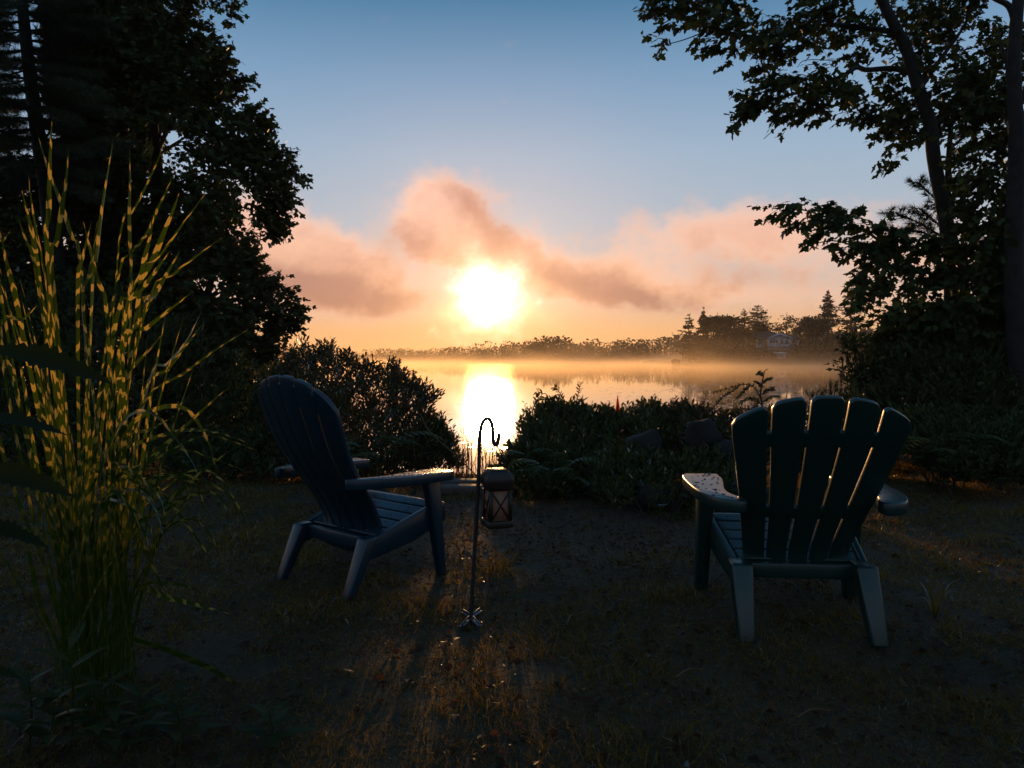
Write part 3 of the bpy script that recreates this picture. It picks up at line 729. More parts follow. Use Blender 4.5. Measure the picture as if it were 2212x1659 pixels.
LOBES = [  # outline, twigs, distance, half thickness
    ([(1440, -40), (1420, 20), (1448, 35), (1479, 74), (1522, 82), (1553, 109), (1580, 137), (1620, 141), (1655, 156), (1702, 125), (1721, 117), (1764, 90), (1799, 98), (1819, 59), (1860, 20), (1860, -40)], 250, 9.2, 1.2),
    ([(1592, 256), (1620, 230), (1620, 207), (1647, 195), (1663, 168), (1702, 152), (1725, 156), (1760, 156), (1788, 141), (1811, 152), (1834, 160), (1858, 188), (1866, 203), (1850, 219), (1850, 250), (1827, 258), (1803, 250), (1776, 266), (1764, 234), (1725, 254), (1694, 266), (1663, 254)], 120, 9.1, .5),
    ([(1850, -40), (2130, -40), (2108, 23), (2127, 43), (2092, 66), (2077, 94), (2092, 102), (2151, 90), (2178, 74), (2230, 129), (2230, 230), (2131, 242), (2092, 266), (2053, 297), (2034, 332), (1991, 352), (1952, 330), (1901, 328), (1913, 281), (1866, 268), (1874, 242), (1905, 223), (1936, 219), (1901, 180), (1928, 148), (1858, 129), (1838, 113), (1819, 78)], 470, 9.9, .9),
    ([(1905, 350), (1950, 344), (1942, 362), (1908, 364)], 5, 9.3, .1), ([(1412, 34), (1432, 26), (1438, 44), (1416, 50)], 3, 9.2, .1), ([(1424, 92), (1446, 72), (1456, 84), (1432, 102)], 3, 9.2, .1),
    ([(1676, 441), (1698, 428), (1741, 438), (1799, 441), (1880, 450), (1925, 440), (1870, 465), (1858, 480), (1928, 484), (1952, 504), (1975, 508), (2022, 504), (2060, 508), (2060, 547), (1936, 543), (1889, 574), (1858, 566), (1831, 551), (1831, 523), (1780, 527), (1745, 539), (1772, 508), (1733, 480), (1702, 477), (1682, 465)], 130, 8.9, .45),
    ([(1850, 612), (1889, 582), (1936, 566), (1995, 556), (2060, 545), (2230, 540), (2230, 760), (1990, 760), (1900, 720), (1880, 660)], 420, 9.0, .8),
    ([(2034, 360), (2053, 324), (2092, 305), (2230, 273), (2230, 560), (2080, 560), (2070, 480), (2050, 430)], 130, 9.8, .7),
]
parts = []; cen = np.array(at(2080, 420, YM + .4)); free = None
for k, (poly, n, Y, th) in enumerate(LOBES):
    g_ = dict(gate=.43, cell=62, seed=20 + k) if k in (0, 2, 7) else (dict(gate=.5, cell=70, seed=31) if k == 8 else {})
    V, T, tone = leafy(poly, n, Y, th, 8, .30, .108, MT['maple'], maple, foot, tp, B, cen, tr=.0035, droop=.55, flat=.55, **g_)
    if k == 1:      # the low lobe against the sky: its leaves can be picked apart, one object each
        nl = min(300, len(V) // len(MAPLE_V)); VV = V.reshape(-1, len(MAPLE_V), 3); lm = []
        for q in range(6):
            c = VV[q * 7]; o0 = c[0]; lm.append(c - o0)
        ax = VV[:, 9 - 3] - VV[:, 0]; tip = VV[:, 6] - VV[:, 0]; side = VV[:, 3] - VV[:, 9]; up = np.cross(side, tip)
        sz = np.linalg.norm(tip, axis=1) / np.linalg.norm(MAPLE_V[6])
        lmesh = mesh('leaf', MAPLE_V, [MAPLE_T], MT['maple'], attr=np.full(len(MAPLE_V), .5))
        for q in range(nl):
            y_ = tip[q] / np.linalg.norm(tip[q]); x_ = side[q] / np.linalg.norm(side[q]); z_ = np.cross(x_, y_); z_ /= np.linalg.norm(z_); x_ = np.cross(y_, z_)
            o_ = link('leaf', lmesh, maple); o_.matrix_basis = Matrix(((*(x_[0:1] * sz[q]), y_[0] * sz[q], z_[0] * sz[q], VV[q, 0, 0]), (x_[1] * sz[q], y_[1] * sz[q], z_[1] * sz[q], VV[q, 0, 1]), (x_[2] * sz[q], y_[2] * sz[q], z_[2] * sz[q], VV[q, 0, 2]), (0, 0, 0, 1)))
        rest = VV[nl:]
        if len(rest):
            V = rest.reshape(-1, 3); T = (MAPLE_T[None] + (np.arange(len(rest)) * len(MAPLE_V))[:, None, None]).reshape(-1, 3); parts.append((V, T, np.repeat(rng.random(len(rest)), len(MAPLE_V))))
    else: parts.append((V, T, tone))
crown(maple, parts, MT['maple']); tag(B.make('limb', MT['bark'], maple), kind='stuff')

# ---- right edge: straight second trunk
tp = px_path([(2206, 1010), (2200, 760), (2190, 560), (2196, 330), (2190, 130), (2203, -40), (2206, -160)], 8.2); tp[0, 2] = float(height(tp[0, 0], 8.2)) - .1
t2, foot = tree_root('broadleaf_tree', 'straight dark trunk with sparse leaves at the far right edge', 'tree', (tp[0, 0], 8.2))
B = Build(); B.tube(curve_pts(tp, 24) - foot, np.interp(np.arange(24), [0, 10, 23], [.13, .09, .045]), 10); B.make('trunk', MT['bark'], t2, smooth=True)
B = Build(); P = px_path([(2198, 70), (2182, 16), (2150, -2), (2110, -24)], 8.2) - foot; B.tube(curve_pts(P, 12), np.linspace(.045, .015, 12), 6)
P = px_path([(2190, 240), (2172, 130), (2160, 90), (2157, 62)], 8.2) - foot; B.tube(curve_pts(P, 12), np.linspace(.02, .006, 12), 5)
pp = []
for poly, n in (([(2120, 180), (2240, 160), (2240, 640), (2150, 640), (2130, 420)], 100), ([(2060, 300), (2230, 280), (2230, 620), (2110, 620), (2090, 460)], 190), ([(2100, 120), (2230, 130), (2230, 300), (2090, 290)], 70)):
    pp.append(leafy(poly, n, 8.6, .7, 8, .28, .10, MT['maple'], t2, foot, tp, B, at(2170, 400, 8.2), droop=.5, gate=.42, cell=60, seed=41))
crown(t2, pp, MT['maple']); tag(B.make('limb', MT['bark'], t2), kind='stuff')


def tufts(C, D, n, length, w, spread=.55):
    """needle tufts: n needles fanning round each direction"""
    k = len(C); ax = unit(D)[:, None] * 1.0 + rng.normal(0, spread, (k, n, 3)); pos = C[:, None] - unit(D)[:, None] * (rng.random((k, n)) * length * .55)[..., None]
    V, T, tone = place(NEEDLE_V, NEEDLE_T, pos.reshape(-1, 3), ax.reshape(-1, 3), rng.normal(0, 1, (k * n, 3)), length * rng.uniform(.7, 1.1, k * n), w / length); return V, T, tone


def pine(name, label, trunkpts, Y, r0, branches, group=None, needle=.115, nn=44, step=.11, w=.0085):
    """trunkpts and branches are given as lines of sight; branches: (points, distance of its end)"""
    tp = px_path(trunkpts, Y); tp[0, 2] = float(height(tp[0, 0], Y)) - .1; rt, foot = tree_root(name, label, 'tree', (tp[0, 0], Y), group)
    B = Build(); B.tube(curve_pts(tp, 24) - foot, np.linspace(r0, r0 * .35, 24), 9); B.make('trunk', MT['bark'], rt, smooth=True)
    B = Build(); C, D = [], []
    for pts, y1 in branches:
        P = curve_pts(px_path(pts, np.linspace(Y, y1, len(pts))), 14); B.tube(P - foot, np.linspace(min(.02, r0 * .28), .004, 14), 4, cap=False)
        Lb = np.linalg.norm(P[-1] - P[0]); d = unit(P[-1] - P[0]); sd = unit(np.cross(d, [0, 0, 1.0])); k = max(4, int(Lb / step))
        for s in np.linspace(.25, 1, k):
            q = P[min(13, int(s * 13))]; C.append(q); D.append(d + (0, 0, .25))
            for sg in (-1, 1):
                lt = .10 + .26 * (1.1 - s) * rng.random() * min(1, Lb)
                e = q + (d * .6 + sd * sg * .8 + np.array([0, 0, rng.normal(.05, .12)])) * lt; B.tube([q - foot, e - foot], [.005, .003], 3, cap=False); C.append(e); D.append(e - q + (0, 0, .02))
    V, T, tone = tufts(np.array(C), np.array(D), nn, needle, w); o = obj('crown', V - foot, [T], MT['needle'], rt, attr=tone); o['kind'] = 'stuff'
    tag(B.make('limb', MT['bark'], rt), kind='stuff'); return rt


pine('pine_tree', 'slim white pine with long feathery needles beside the leaning maple', [(2062, 960), (2050, 700), (2046, 480), (2050, 330), (2058, 240)], 9.9, .07,
     [([(2047, 520), (2000, 490), (1960, 470), (1925, 458)], 9.6), ([(2047, 540), (2000, 505), (1965, 498), (1940, 502)], 9.3), ([(2047, 470), (2020, 430), (1995, 405), (1985, 396)], 9.7), ([(2046, 500), (2010, 470), (1990, 452)], 9.5), ([(2048, 440), (2080, 410), (2120, 400)], 9.6),
      ([(2048, 400), (2090, 380), (2140, 390)], 9.8), ([(2050, 360), (2080, 330), (2110, 320)], 10.2), ([(2053, 320), (2090, 290), (2120, 262)], 9.8), ([(2055, 300), (2085, 280), (2075, 262)], 10.0), ([(2048, 560), (2090, 530), (2150, 520)], 9.5), ([(2058, 260), (2110, 240), (2170, 225)], 10.2), ([(2052, 345), (2160, 300), (2205, 240)], 10.2)])

# ---- left: pine at the edge
br = []
for py in np.arange(-60, 420, 21):
    xt = np.interp(py, [-60, 136, 286, 420], [44, 62, 82, 100])
    for sgn in (-1, 1):
        for rep in range(2):
            ln = rng.uniform(70, 190); ey = py + rng.uniform(-14, 30); br.append(([(xt, py), (xt + sgn * ln * .5, py + rng.uniform(-6, 14)), (xt + sgn * ln, ey)], 12 + rng.uniform(-2.2, 2.2)))
pine('pine_tree', 'big pine with a bare dark trunk and tiered boughs at the far left edge', [(150, 940), (128, 640), (104, 420), (82, 286), (62, 136), (44, -40), (36, -150)], 12.0, .17, br, nn=40, step=.09, needle=.15, w=.008)

# ---- left: maple and the lower oak
YL = 13.0
LEFT = [(130, -40), (400, -40), (420, 20), (385, 48), (397, 70), (416, 76), (432, 41), (457, 48), (444, 92), (482, 95), (476, 114), (495, 121), (486, 140), (479, 159), (460, 165), (460, 181), (492, 178), (520, 159), (524, 206), (559, 219), (536, 238), (559, 254), (571, 279), (555, 305), (568, 317), (606, 324), (622, 365), (640, 378), (619, 394), (597, 394), (622, 419), (619, 441), (584, 448),
        (594, 468), (634, 473), (603, 486), (540, 538), (500, 560), (380, 560), (200, 520), (120, 330)]
tp = px_path([(330, 930), (338, 700), (345, 520), (335, 340), (318, 160), (300, -60)], YL); tp[0, 2] = float(height(tp[0, 0], YL)) - .1
ml, foot = tree_root('maple_tree', 'large maple with ragged dense crown, filling the upper left behind striped grass', 'tree', (tp[0, 0], YL))
B = Build(); B.tube(curve_pts(tp, 24) - foot, np.linspace(.19, .06, 24), 10); B.make('trunk', MT['bark'], ml, smooth=True)
B = Build(); pp = [leafy(LEFT, 4000, YL, 2.2, 9, .34, .105, MT['maple'], ml, foot, tp, B, tmpl=MAPLE_S, centre=at(330, 330, YL), tr=.004, limbs=46, gate=.39, cell=58, seed=51, droop=.45, holes=[(332, 420, 26, 16, .25), (225, 250, 60, 14, .3), (420, 300, 30, 16, .4)]),
                   leafy([(420, -20), (490, -10), (500, 12), (520, 20), (508, 42), (505, 60), (472, 50), (462, 26)], 26, YL, .4, 8, .26, .10, MT['maple'], ml, foot, tp, B, tmpl=MAPLE_S, centre=at(330, 200, YL)),
                   leafy([(-40, 330), (220, 340), (330, 480), (330, 640), (-40, 640)], 1500, 13.5, 1.6, 9, .34, .11, MT['maple'], ml, foot, tp, B, tmpl=MAPLE_S, centre=at(200, 400, YL), gate=.3, cell=50, seed=61),
                   leafy([(100, -40), (330, -40), (330, 330), (170, 330), (110, 160)], 1100, 13.8, 1.2, 9, .34, .12, MT['maple'], ml, foot, tp, B, tmpl=MAPLE_S, centre=at(200, 200, YL))]
crown(ml, pp, MT['maple']); tag(B.make('limb', MT['bark'], ml), kind='stuff')
YO = 11.5
tp = px_path([(420, 960), (425, 780), (445, 650), (470, 560)], YO); tp[0, 2] = float(height(tp[0, 0], YO)) - .1
ok_, foot = tree_root('oak_tree', 'lower broadleaf tree under the large maple, its round lobe jutting right', 'tree', (tp[0, 0], YO))
B = Build(); B.tube(curve_pts(tp, 20) - foot, np.linspace(.11, .04, 20), 8); B.make('trunk', MT['bark'], ok_, smooth=True)
B = Build(); pp = [leafy([(300, 540), (420, 520), (540, 538), (548, 567), (534, 580), (560, 598), (594, 606), (632, 636), (650, 672), (636, 696), (604, 712), (582, 704), (586, 738), (572, 765), (560, 790), (440, 800), (320, 760)], 1800, YO, 1.3, 9, .28, .085, MT['oak'], ok_, foot, tp, B, tmpl=MAPLE_S, centre=at(430, 640, YO), limbs=24, gate=.33, cell=50, seed=71)]
pp.append(leafy([(-60, 540), (330, 540), (480, 680), (580, 790), (590, 930), (-60, 960)], 2400, 12.5, 1.4, 9, .3, .12, MT['oak'], ok_, foot, tp, B, tmpl=MAPLE_S, centre=at(250, 700, YO)))
crown(ok_, pp, MT['oak']); tag(B.make('limb', MT['bark'], ok_), kind='stuff')


# ================================================================== shrubs
def shrub(name, label, polys, Y, thick, n, m, L_, leaf, mtl, foot_px, group=None, tmpl=(OVAL_V, OVAL_T), up=.8, width=1.0, stems=16, **kw):
    fx = at(foot_px, 900, Y(foot_px, 1e9) if callable(Y) else Y); rt, foot = tree_root(name, label, 'shrub', (fx[0], fx[1]), group)
    B = Build(); parts = []
    for poly, nn in zip(polys, n):
        P = fill(poly, nn, Y, thick, **kw); P[:, 2] -= L_ * up * .9; P = P[P[:, 2] > height(P[:, 0], P[:, 1]) + .02]
        if not len(P): continue
        cen = np.array([P[:, 0].mean(), P[:, 1].mean(), P[:, 2].min() - .6]); V, T, tone, a, b_ = sprays(P, cen, m, L_, leaf, droop=.1, flat=.8, tmpl=tmpl, up_axis=up, width=width, side=.6)
        parts.append((V - foot, T, tone)); twigs(B, a[::3] - foot, b_[::3] - foot, .003)
        for q in P[rng.choice(len(P), min(len(P), stems), replace=False)]:
            g0 = np.array([foot[0] + (q[0] - foot[0]) * .5, foot[1] + (q[1] - foot[1]) * .5, 0]); g0[2] = float(height(g0[0], g0[1])) - .05
            B.tube(curve_pts(np.array([g0, (g0 + q) / 2 + rng.normal(0, .06, 3), q]) - foot, 7), np.linspace(.012, .004, 7), 4, cap=False)
    o = crown(rt, parts, mtl, 'foliage'); tag(B.make('stem', MT['bark'], rt), kind='stuff'); return rt


yl = lambda px, py: np.interp(py, [730, 800, 900, 1000, 1090], [8.3, 7.9, 7.3, 6.5, 5.9])
shrub('shrub', 'biggest rounded shrub, left of the bright water behind the blue chair', [[(620, 776), (634, 748), (652, 738), (677, 734), (699, 738), (722, 741), (740, 753), (760, 766), (784, 773), (808, 780), (843, 776), (874, 795), (901, 821), (921, 838), (938, 846), (921, 860), (916, 878), (938, 890), (945, 904), (962, 914), (958, 931), (940, 960), (900, 1040), (840, 1085), (640, 1085), (600, 960), (590, 840)]],
      yl, .9, [2600], 9, .15, .062, MT['shrub2'], 780, width=.85)
shrub('shrub', 'small leafy shrub at the lawn gap, right foot of the biggest shrub', [[(905, 930), (945, 905), (962, 926), (979, 946), (974, 968), (992, 984), (999, 1000), (990, 1014), (966, 1030), (960, 1052), (905, 1052), (890, 1000)]], lambda a, b_: np.interp(b_, [900, 1050], [7.2, 6.7]), .35, [420], 9, .13, .058, MT['shrub'], 945, width=.9)
shrub('shrub', 'low shrub tucked between the oak and the biggest shrub', [[(560, 800), (581, 792), (605, 780), (630, 770), (650, 800), (660, 900), (640, 1000), (560, 1000), (545, 900)]], lambda a, b_: np.interp(b_, [780, 1000], [8.6, 7.2]), .6, [560], 9, .15, .065, MT['shrub'], 600, gate=.25, seed=81)
shrub('shrub', 'dark undergrowth shrub behind the striped grass clump', [[(-60, 600), (160, 590), (330, 640), (470, 740), (560, 800), (556, 900), (540, 1000), (500, 1080), (260, 1130), (-60, 1150)]], lambda a, b_: np.interp(b_, [590, 800, 1000, 1150], [10.5, 9.0, 7.0, 5.2]), .9, [2500], 9, .2, .085, MT['oak'], 250)
yr = lambda px, py: np.interp(py, [840, 900, 1000, 1130], [7.4, 7.0, 6.2, 5.0])
shrub('shrub', 'bushy shrub just right of the hanging lantern, sunlit on its edge', [[(1072, 1014), (1084, 998), (1104, 978), (1118, 954), (1128, 932), (1132, 906), (1137, 894), (1161, 873), (1190, 863), (1225, 870), (1255, 866), (1280, 876), (1290, 897), (1300, 960), (1290, 1060), (1220, 1110), (1110, 1112), (1062, 1060)]], yr, .8, [1900], 9, .13, .056, MT['shrub'], 1180)
shrub('shrub', 'middle shrub of the row above the fire pit, below the orange pennant', [[(1284, 897), (1300, 884), (1313, 876), (1335, 884), (1357, 882), (1378, 873), (1392, 864), (1415, 862), (1432, 878), (1450, 884), (1452, 940), (1440, 1040), (1300, 1060), (1280, 980)]], yr, .7, [950], 9, .13, .058, MT['shrub'], 1365)
shrub('shrub', 'shrub with reddish leaves right of the pennant, next to the green chair', [[(1440, 884), (1454, 876), (1466, 864), (1483, 866), (1500, 874), (1524, 873), (1553, 888), (1590, 890), (1640, 880), (1700, 885), (1720, 960), (1600, 1010), (1450, 1010)]], yr, .7, [1100], 9, .13, .056, MT['shrub2'], 1540)
shrub('shrub', 'dark broad shrub under the leaning maple on the right bank', [[(1880, 770), (1900, 720), (1940, 690), (2230, 640), (2230, 990), (2100, 980), (1980, 950), (1900, 905), (1862, 960), (1850, 850), (1870, 830), (1862, 806)]], lambda a, b_: np.interp(b_, [640, 800, 990], [9.6, 8.6, 6.6]), 1.0, [2600], 9, .2, .085, MT['oak'], 2050)
shrub('shrub', 'low twiggy shrub reaching left over the mist from the right bank', [[(1812, 752), (1845, 742), (1880, 750), (1890, 800), (1870, 812), (1862, 775)], [(1810, 798), (1838, 796), (1880, 806), (1900, 850), (1850, 862), (1836, 826)]], 8.4, .25, [30, 60], 8, .2, .075, MT['oak'], 1900, up=.1)
shrub('shrub', 'knee-high ground shrub right of the green chair', [[(1900, 900), (2000, 880), (2230, 890), (2230, 1020), (2060, 1010), (1960, 960)]], lambda a, b_: np.interp(b_, [880, 1020], [7.0, 5.4]), .5, [1200], 8, .16, .06, MT['oak'], 2080)

shrub('shrub', 'low dark ground shrub right behind the back of the blue chair', [[(360, 960), (480, 930), (600, 920), (660, 960), (680, 1070), (560, 1100), (400, 1100)]], lambda a, b_: np.interp(b_, [920, 1100], [7.4, 5.6]), .5, [900], 8, .16, .065, MT['oak'], 520)
shrub('shrub', 'loose weedy shrub growing in front of and between the fire pit stones', [[(1290, 985), (1340, 960), (1430, 985), (1500, 970), (1590, 950), (1620, 1000), (1600, 1085), (1440, 1100), (1300, 1095)]], lambda a, b_: np.interp(b_, [950, 1100], [5.9, 4.95]), .3, [330], 8, .17, .06, MT['shrub'], 1420)
shrub('shrub', 'dark shrub hidden behind the fanned slats of the green chair', [[(1690, 900), (1760, 880), (1830, 870), (1900, 880), (1910, 1000), (1700, 1010)]], lambda a, b_: np.interp(b_, [870, 1010], [8.4, 6.6]), .7, [800], 9, .15, .065, MT['oak'], 1790)


# ---- slender sprigs that stand up out of the shrubs
def sprig(name, label, pts, Y, leaf, n, mtl, r0=.006, tmpl=(OVAL_V, OVAL_T), cat='sapling', droop=0.0):
    P = px_path(pts, Y); base = P[0].copy(); base[2] = float(height(base[0], base[1])) - .03
    full = curve_pts(np.vstack([[base], P]), 26); rt, foot = tree_root(name, label, cat, (base[0], base[1]))
    B = Build(); B.tube(full - foot, np.linspace(r0, r0 * .35, 26), 5); B.make('stem', MT['bark'], rt)
    q = full[10:]; k = n; idx = (np.linspace(.05, 1, k) * 15).astype(int); d = unit(np.gradient(q, axis=0)[idx]); S = np.where(np.arange(k) % 2, 1., -1.)[:, None]
    sd = unit(np.cross(d, [0, 1.0, .2])); V, T, tone = place(*tmpl, q[idx], d * .7 + sd * S + rng.normal(0, .2, (k, 3)) - (0, 0, droop), rng.normal(0, .7, (k, 3)) + (0, -.5, .8), leaf * rng.uniform(.7, 1.2, k))
    lv = mesh('leaf', V - foot, [T], mtl, attr=tone); o = link('foliage', lv, rt); o['kind'] = 'stuff'; return rt


sprig('sapling', 'thin upright sprig with round leaves, leftmost above the lantern shrub', [(1150, 900), (1160, 866), (1172, 850), (1160, 846)], 6.9, .07, 12, MT['shrub'])
sprig('sapling', 'curved sprig above the lantern shrub, between its two straight neighbours', [(1205, 880), (1212, 858), (1205, 842), (1196, 836)], 6.9, .05, 14, MT['shrub'])
sprig('sapling', 'tallest straight sprig above the lantern shrub', [(1246, 880), (1248, 855), (1252, 838), (1254, 826)], 6.9, .04, 16, MT['shrub'])
sprig('sapling', 'small dry sprig standing out left of the lantern shrub over the water', [(1145, 905), (1138, 885), (1132, 868)], 7.0, .03, 8, MT['shrub2'], r0=.004)
# ---- hemlock seedling with an arching side bough
P = px_path([(1646, 900), (1646, 872), (1643, 850), (1648, 818), (1652, 802), (1660, 797)], 6.6); base = P[0].copy(); base[2] = float(height(*base[:2])) - .03
hem, foot = tree_root('hemlock_sapling', 'hemlock sapling with one arching feathery bough, against the misty water', 'sapling', base[:2]); B = Build(); Vs = []
ld = curve_pts(np.vstack([[base], P]), 30); B.tube(ld - foot, np.linspace(.012, .003, 30), 5)
bo = [[(1645, 868), (1634, 842), (1620, 832), (1600, 831), (1575, 838), (1552, 845), (1528, 851)], [(1600, 831), (1580, 845), (1562, 856), (1545, 874)], [(1645, 874), (1630, 862), (1612, 862), (1600, 872)], [(1646, 852), (1660, 842), (1672, 840)], [(1647, 838), (1640, 828), (1632, 826)], [(1648, 828), (1658, 820), (1668, 818)],
      [(1648, 868), (1668, 858), (1684, 858)], [(1645, 880), (1625, 884), (1600, 884), (1580, 890)], [(1620, 832), (1606, 846), (1596, 858)], [(1650, 812), (1642, 806), (1636, 806)]]
C, D = [], []
for pts in bo:
    q = curve_pts(px_path(pts, np.linspace(6.6, 6.6 + rng.normal(0, .3), len(pts))), 26); B.tube(q - foot, np.linspace(.006, .002, 26), 4, cap=False); C.append(q[2:]); D.append(np.gradient(q, axis=0)[2:])
C = np.vstack(C); D = unit(np.vstack(D)); parts = []
for sg in (-1, 1):
    sd = unit(np.cross(D, [0, 1.0, .3])); V, T, tone = place(SLIM_V, SLIM_T, C + D * rng.normal(0, .006, (len(C), 1)), D * .8 + sd * sg * .8 + rng.normal(0, .15, C.shape), rng.normal(0, .4, C.shape) + (0, -1, .4), rng.uniform(.022, .040, len(C)), 1.6); parts.append((V - foot, T, tone))
crown(hem, parts, MT['needle'], 'foliage'); B.make('stem', MT['bark'], hem)
# ---- pine seedlings behind the green chair
for px, pt, w_, lab in ((1817, 806, 15, 'tallest bottlebrush pine seedling behind the green chair'), (1795, 828, 16, 'pine seedling just left of the tallest seedling'), (1848, 830, 15, 'pine seedling just right of the tallest seedling'), (1757, 853, 18, 'shortest pine seedling, peeping over the middle slats of the green chair'), (1778, 848, 12, 'little pine seedling between the shortest one and its neighbour')):
    Y = 6.4 + rng.random() * .3; top = at(px, pt, Y); g0 = np.array([top[0], Y, float(height(top[0], Y))]); rt, foot = tree_root('pine_seedling', lab, 'seedling', g0[:2], 'pine seedlings behind the green chair')
    B = Build(); B.tube([(0, 0, 0), top - foot], [.009, .003], 5); C, D = [], []
    for s in np.linspace(0, 1, 5): C.append(top - (0, 0, .16 * s)); D.append((rng.normal(0, .1), rng.normal(0, .1), 1.0))
    for k in range(12):
        s = .08 + .35 * rng.random(); a = k * 2.4; e = top + np.array([math.cos(a) * w_ * Y / F * 1.3 * (.4 + s * 1.6), math.sin(a) * .06, -s + .12]); B.tube([top - foot - (0, 0, s), e - foot], [.004, .002], 3, cap=False); C.append(e); D.append((math.cos(a) * .5, math.sin(a) * .5, .9))
    V, T, tone = tufts(np.array(C), np.array(D), 34, .075, .0032, .33); o = obj('crown', V - foot, [T], MT['needle'], rt, attr=tone); o['kind'] = 'stuff'; B.make('stem', MT['bark'], rt)


# ---- ferns
def fern(label, foot_, fronds, L_, group='ferns', px_dir=None):
    f = np.array([foot_[0], foot_[1], float(height(*foot_[:2]))]); rt = thing('fern', label, 'fern', f, group=group)
    for k in range(fronds):
        a = k * 2.4 + rng.random(); ln = L_ * rng.uniform(.7, 1.1); d = np.array([math.cos(a), math.sin(a), 0]); P = curve_pts([(0, 0, 0), d * ln * .3 + (0, 0, ln * .6), d * ln * .65 + (0, 0, ln * .75), d * ln + (0, 0, ln * .6)], 16)
        B = Build(); B.tube(P, np.linspace(.004, .0015, 16), 3, cap=False); q = P[3:]; dd = unit(np.gradient(P, axis=0)[3:]); sd = unit(np.cross(dd, [0, 0, 1.0])); w_ = ln * .22 * np.sin(np.linspace(.5, 3.05, len(q)))
        for sg in (-1, 1):
            V, T, tone = place(SLIM_V, SLIM_T, q, dd * .45 + sd * sg - (0, 0, .15), np.tile([0, 0, 1.0], (len(q), 1)), np.maximum(w_, .015), 1.5); B.add(V, [T], tone)
        B.make('frond', MT['fern'], rt)


fern('fern leaning out over the water at the left edge of the lantern shrub', at(1150, 1000, 6.2), 9, .42)
fern('fern in the shade at the foot of the lantern shrub', at(1190, 1000, 5.5), 8, .45)
fern('pale fern on the dark ground right of the green chair', at(2010, 1000, 5.9), 9, .55)
fern('fern at the far right edge beside the straight trunk', at(2140, 1000, 6.0), 8, .5)
fern('fern below the biggest shrub, behind the blue chair', at(800, 1000, 6.0), 9, .6)
fern('fern at the waterside left of the pennant', at(1300, 1000, 6.3), 8, .4)

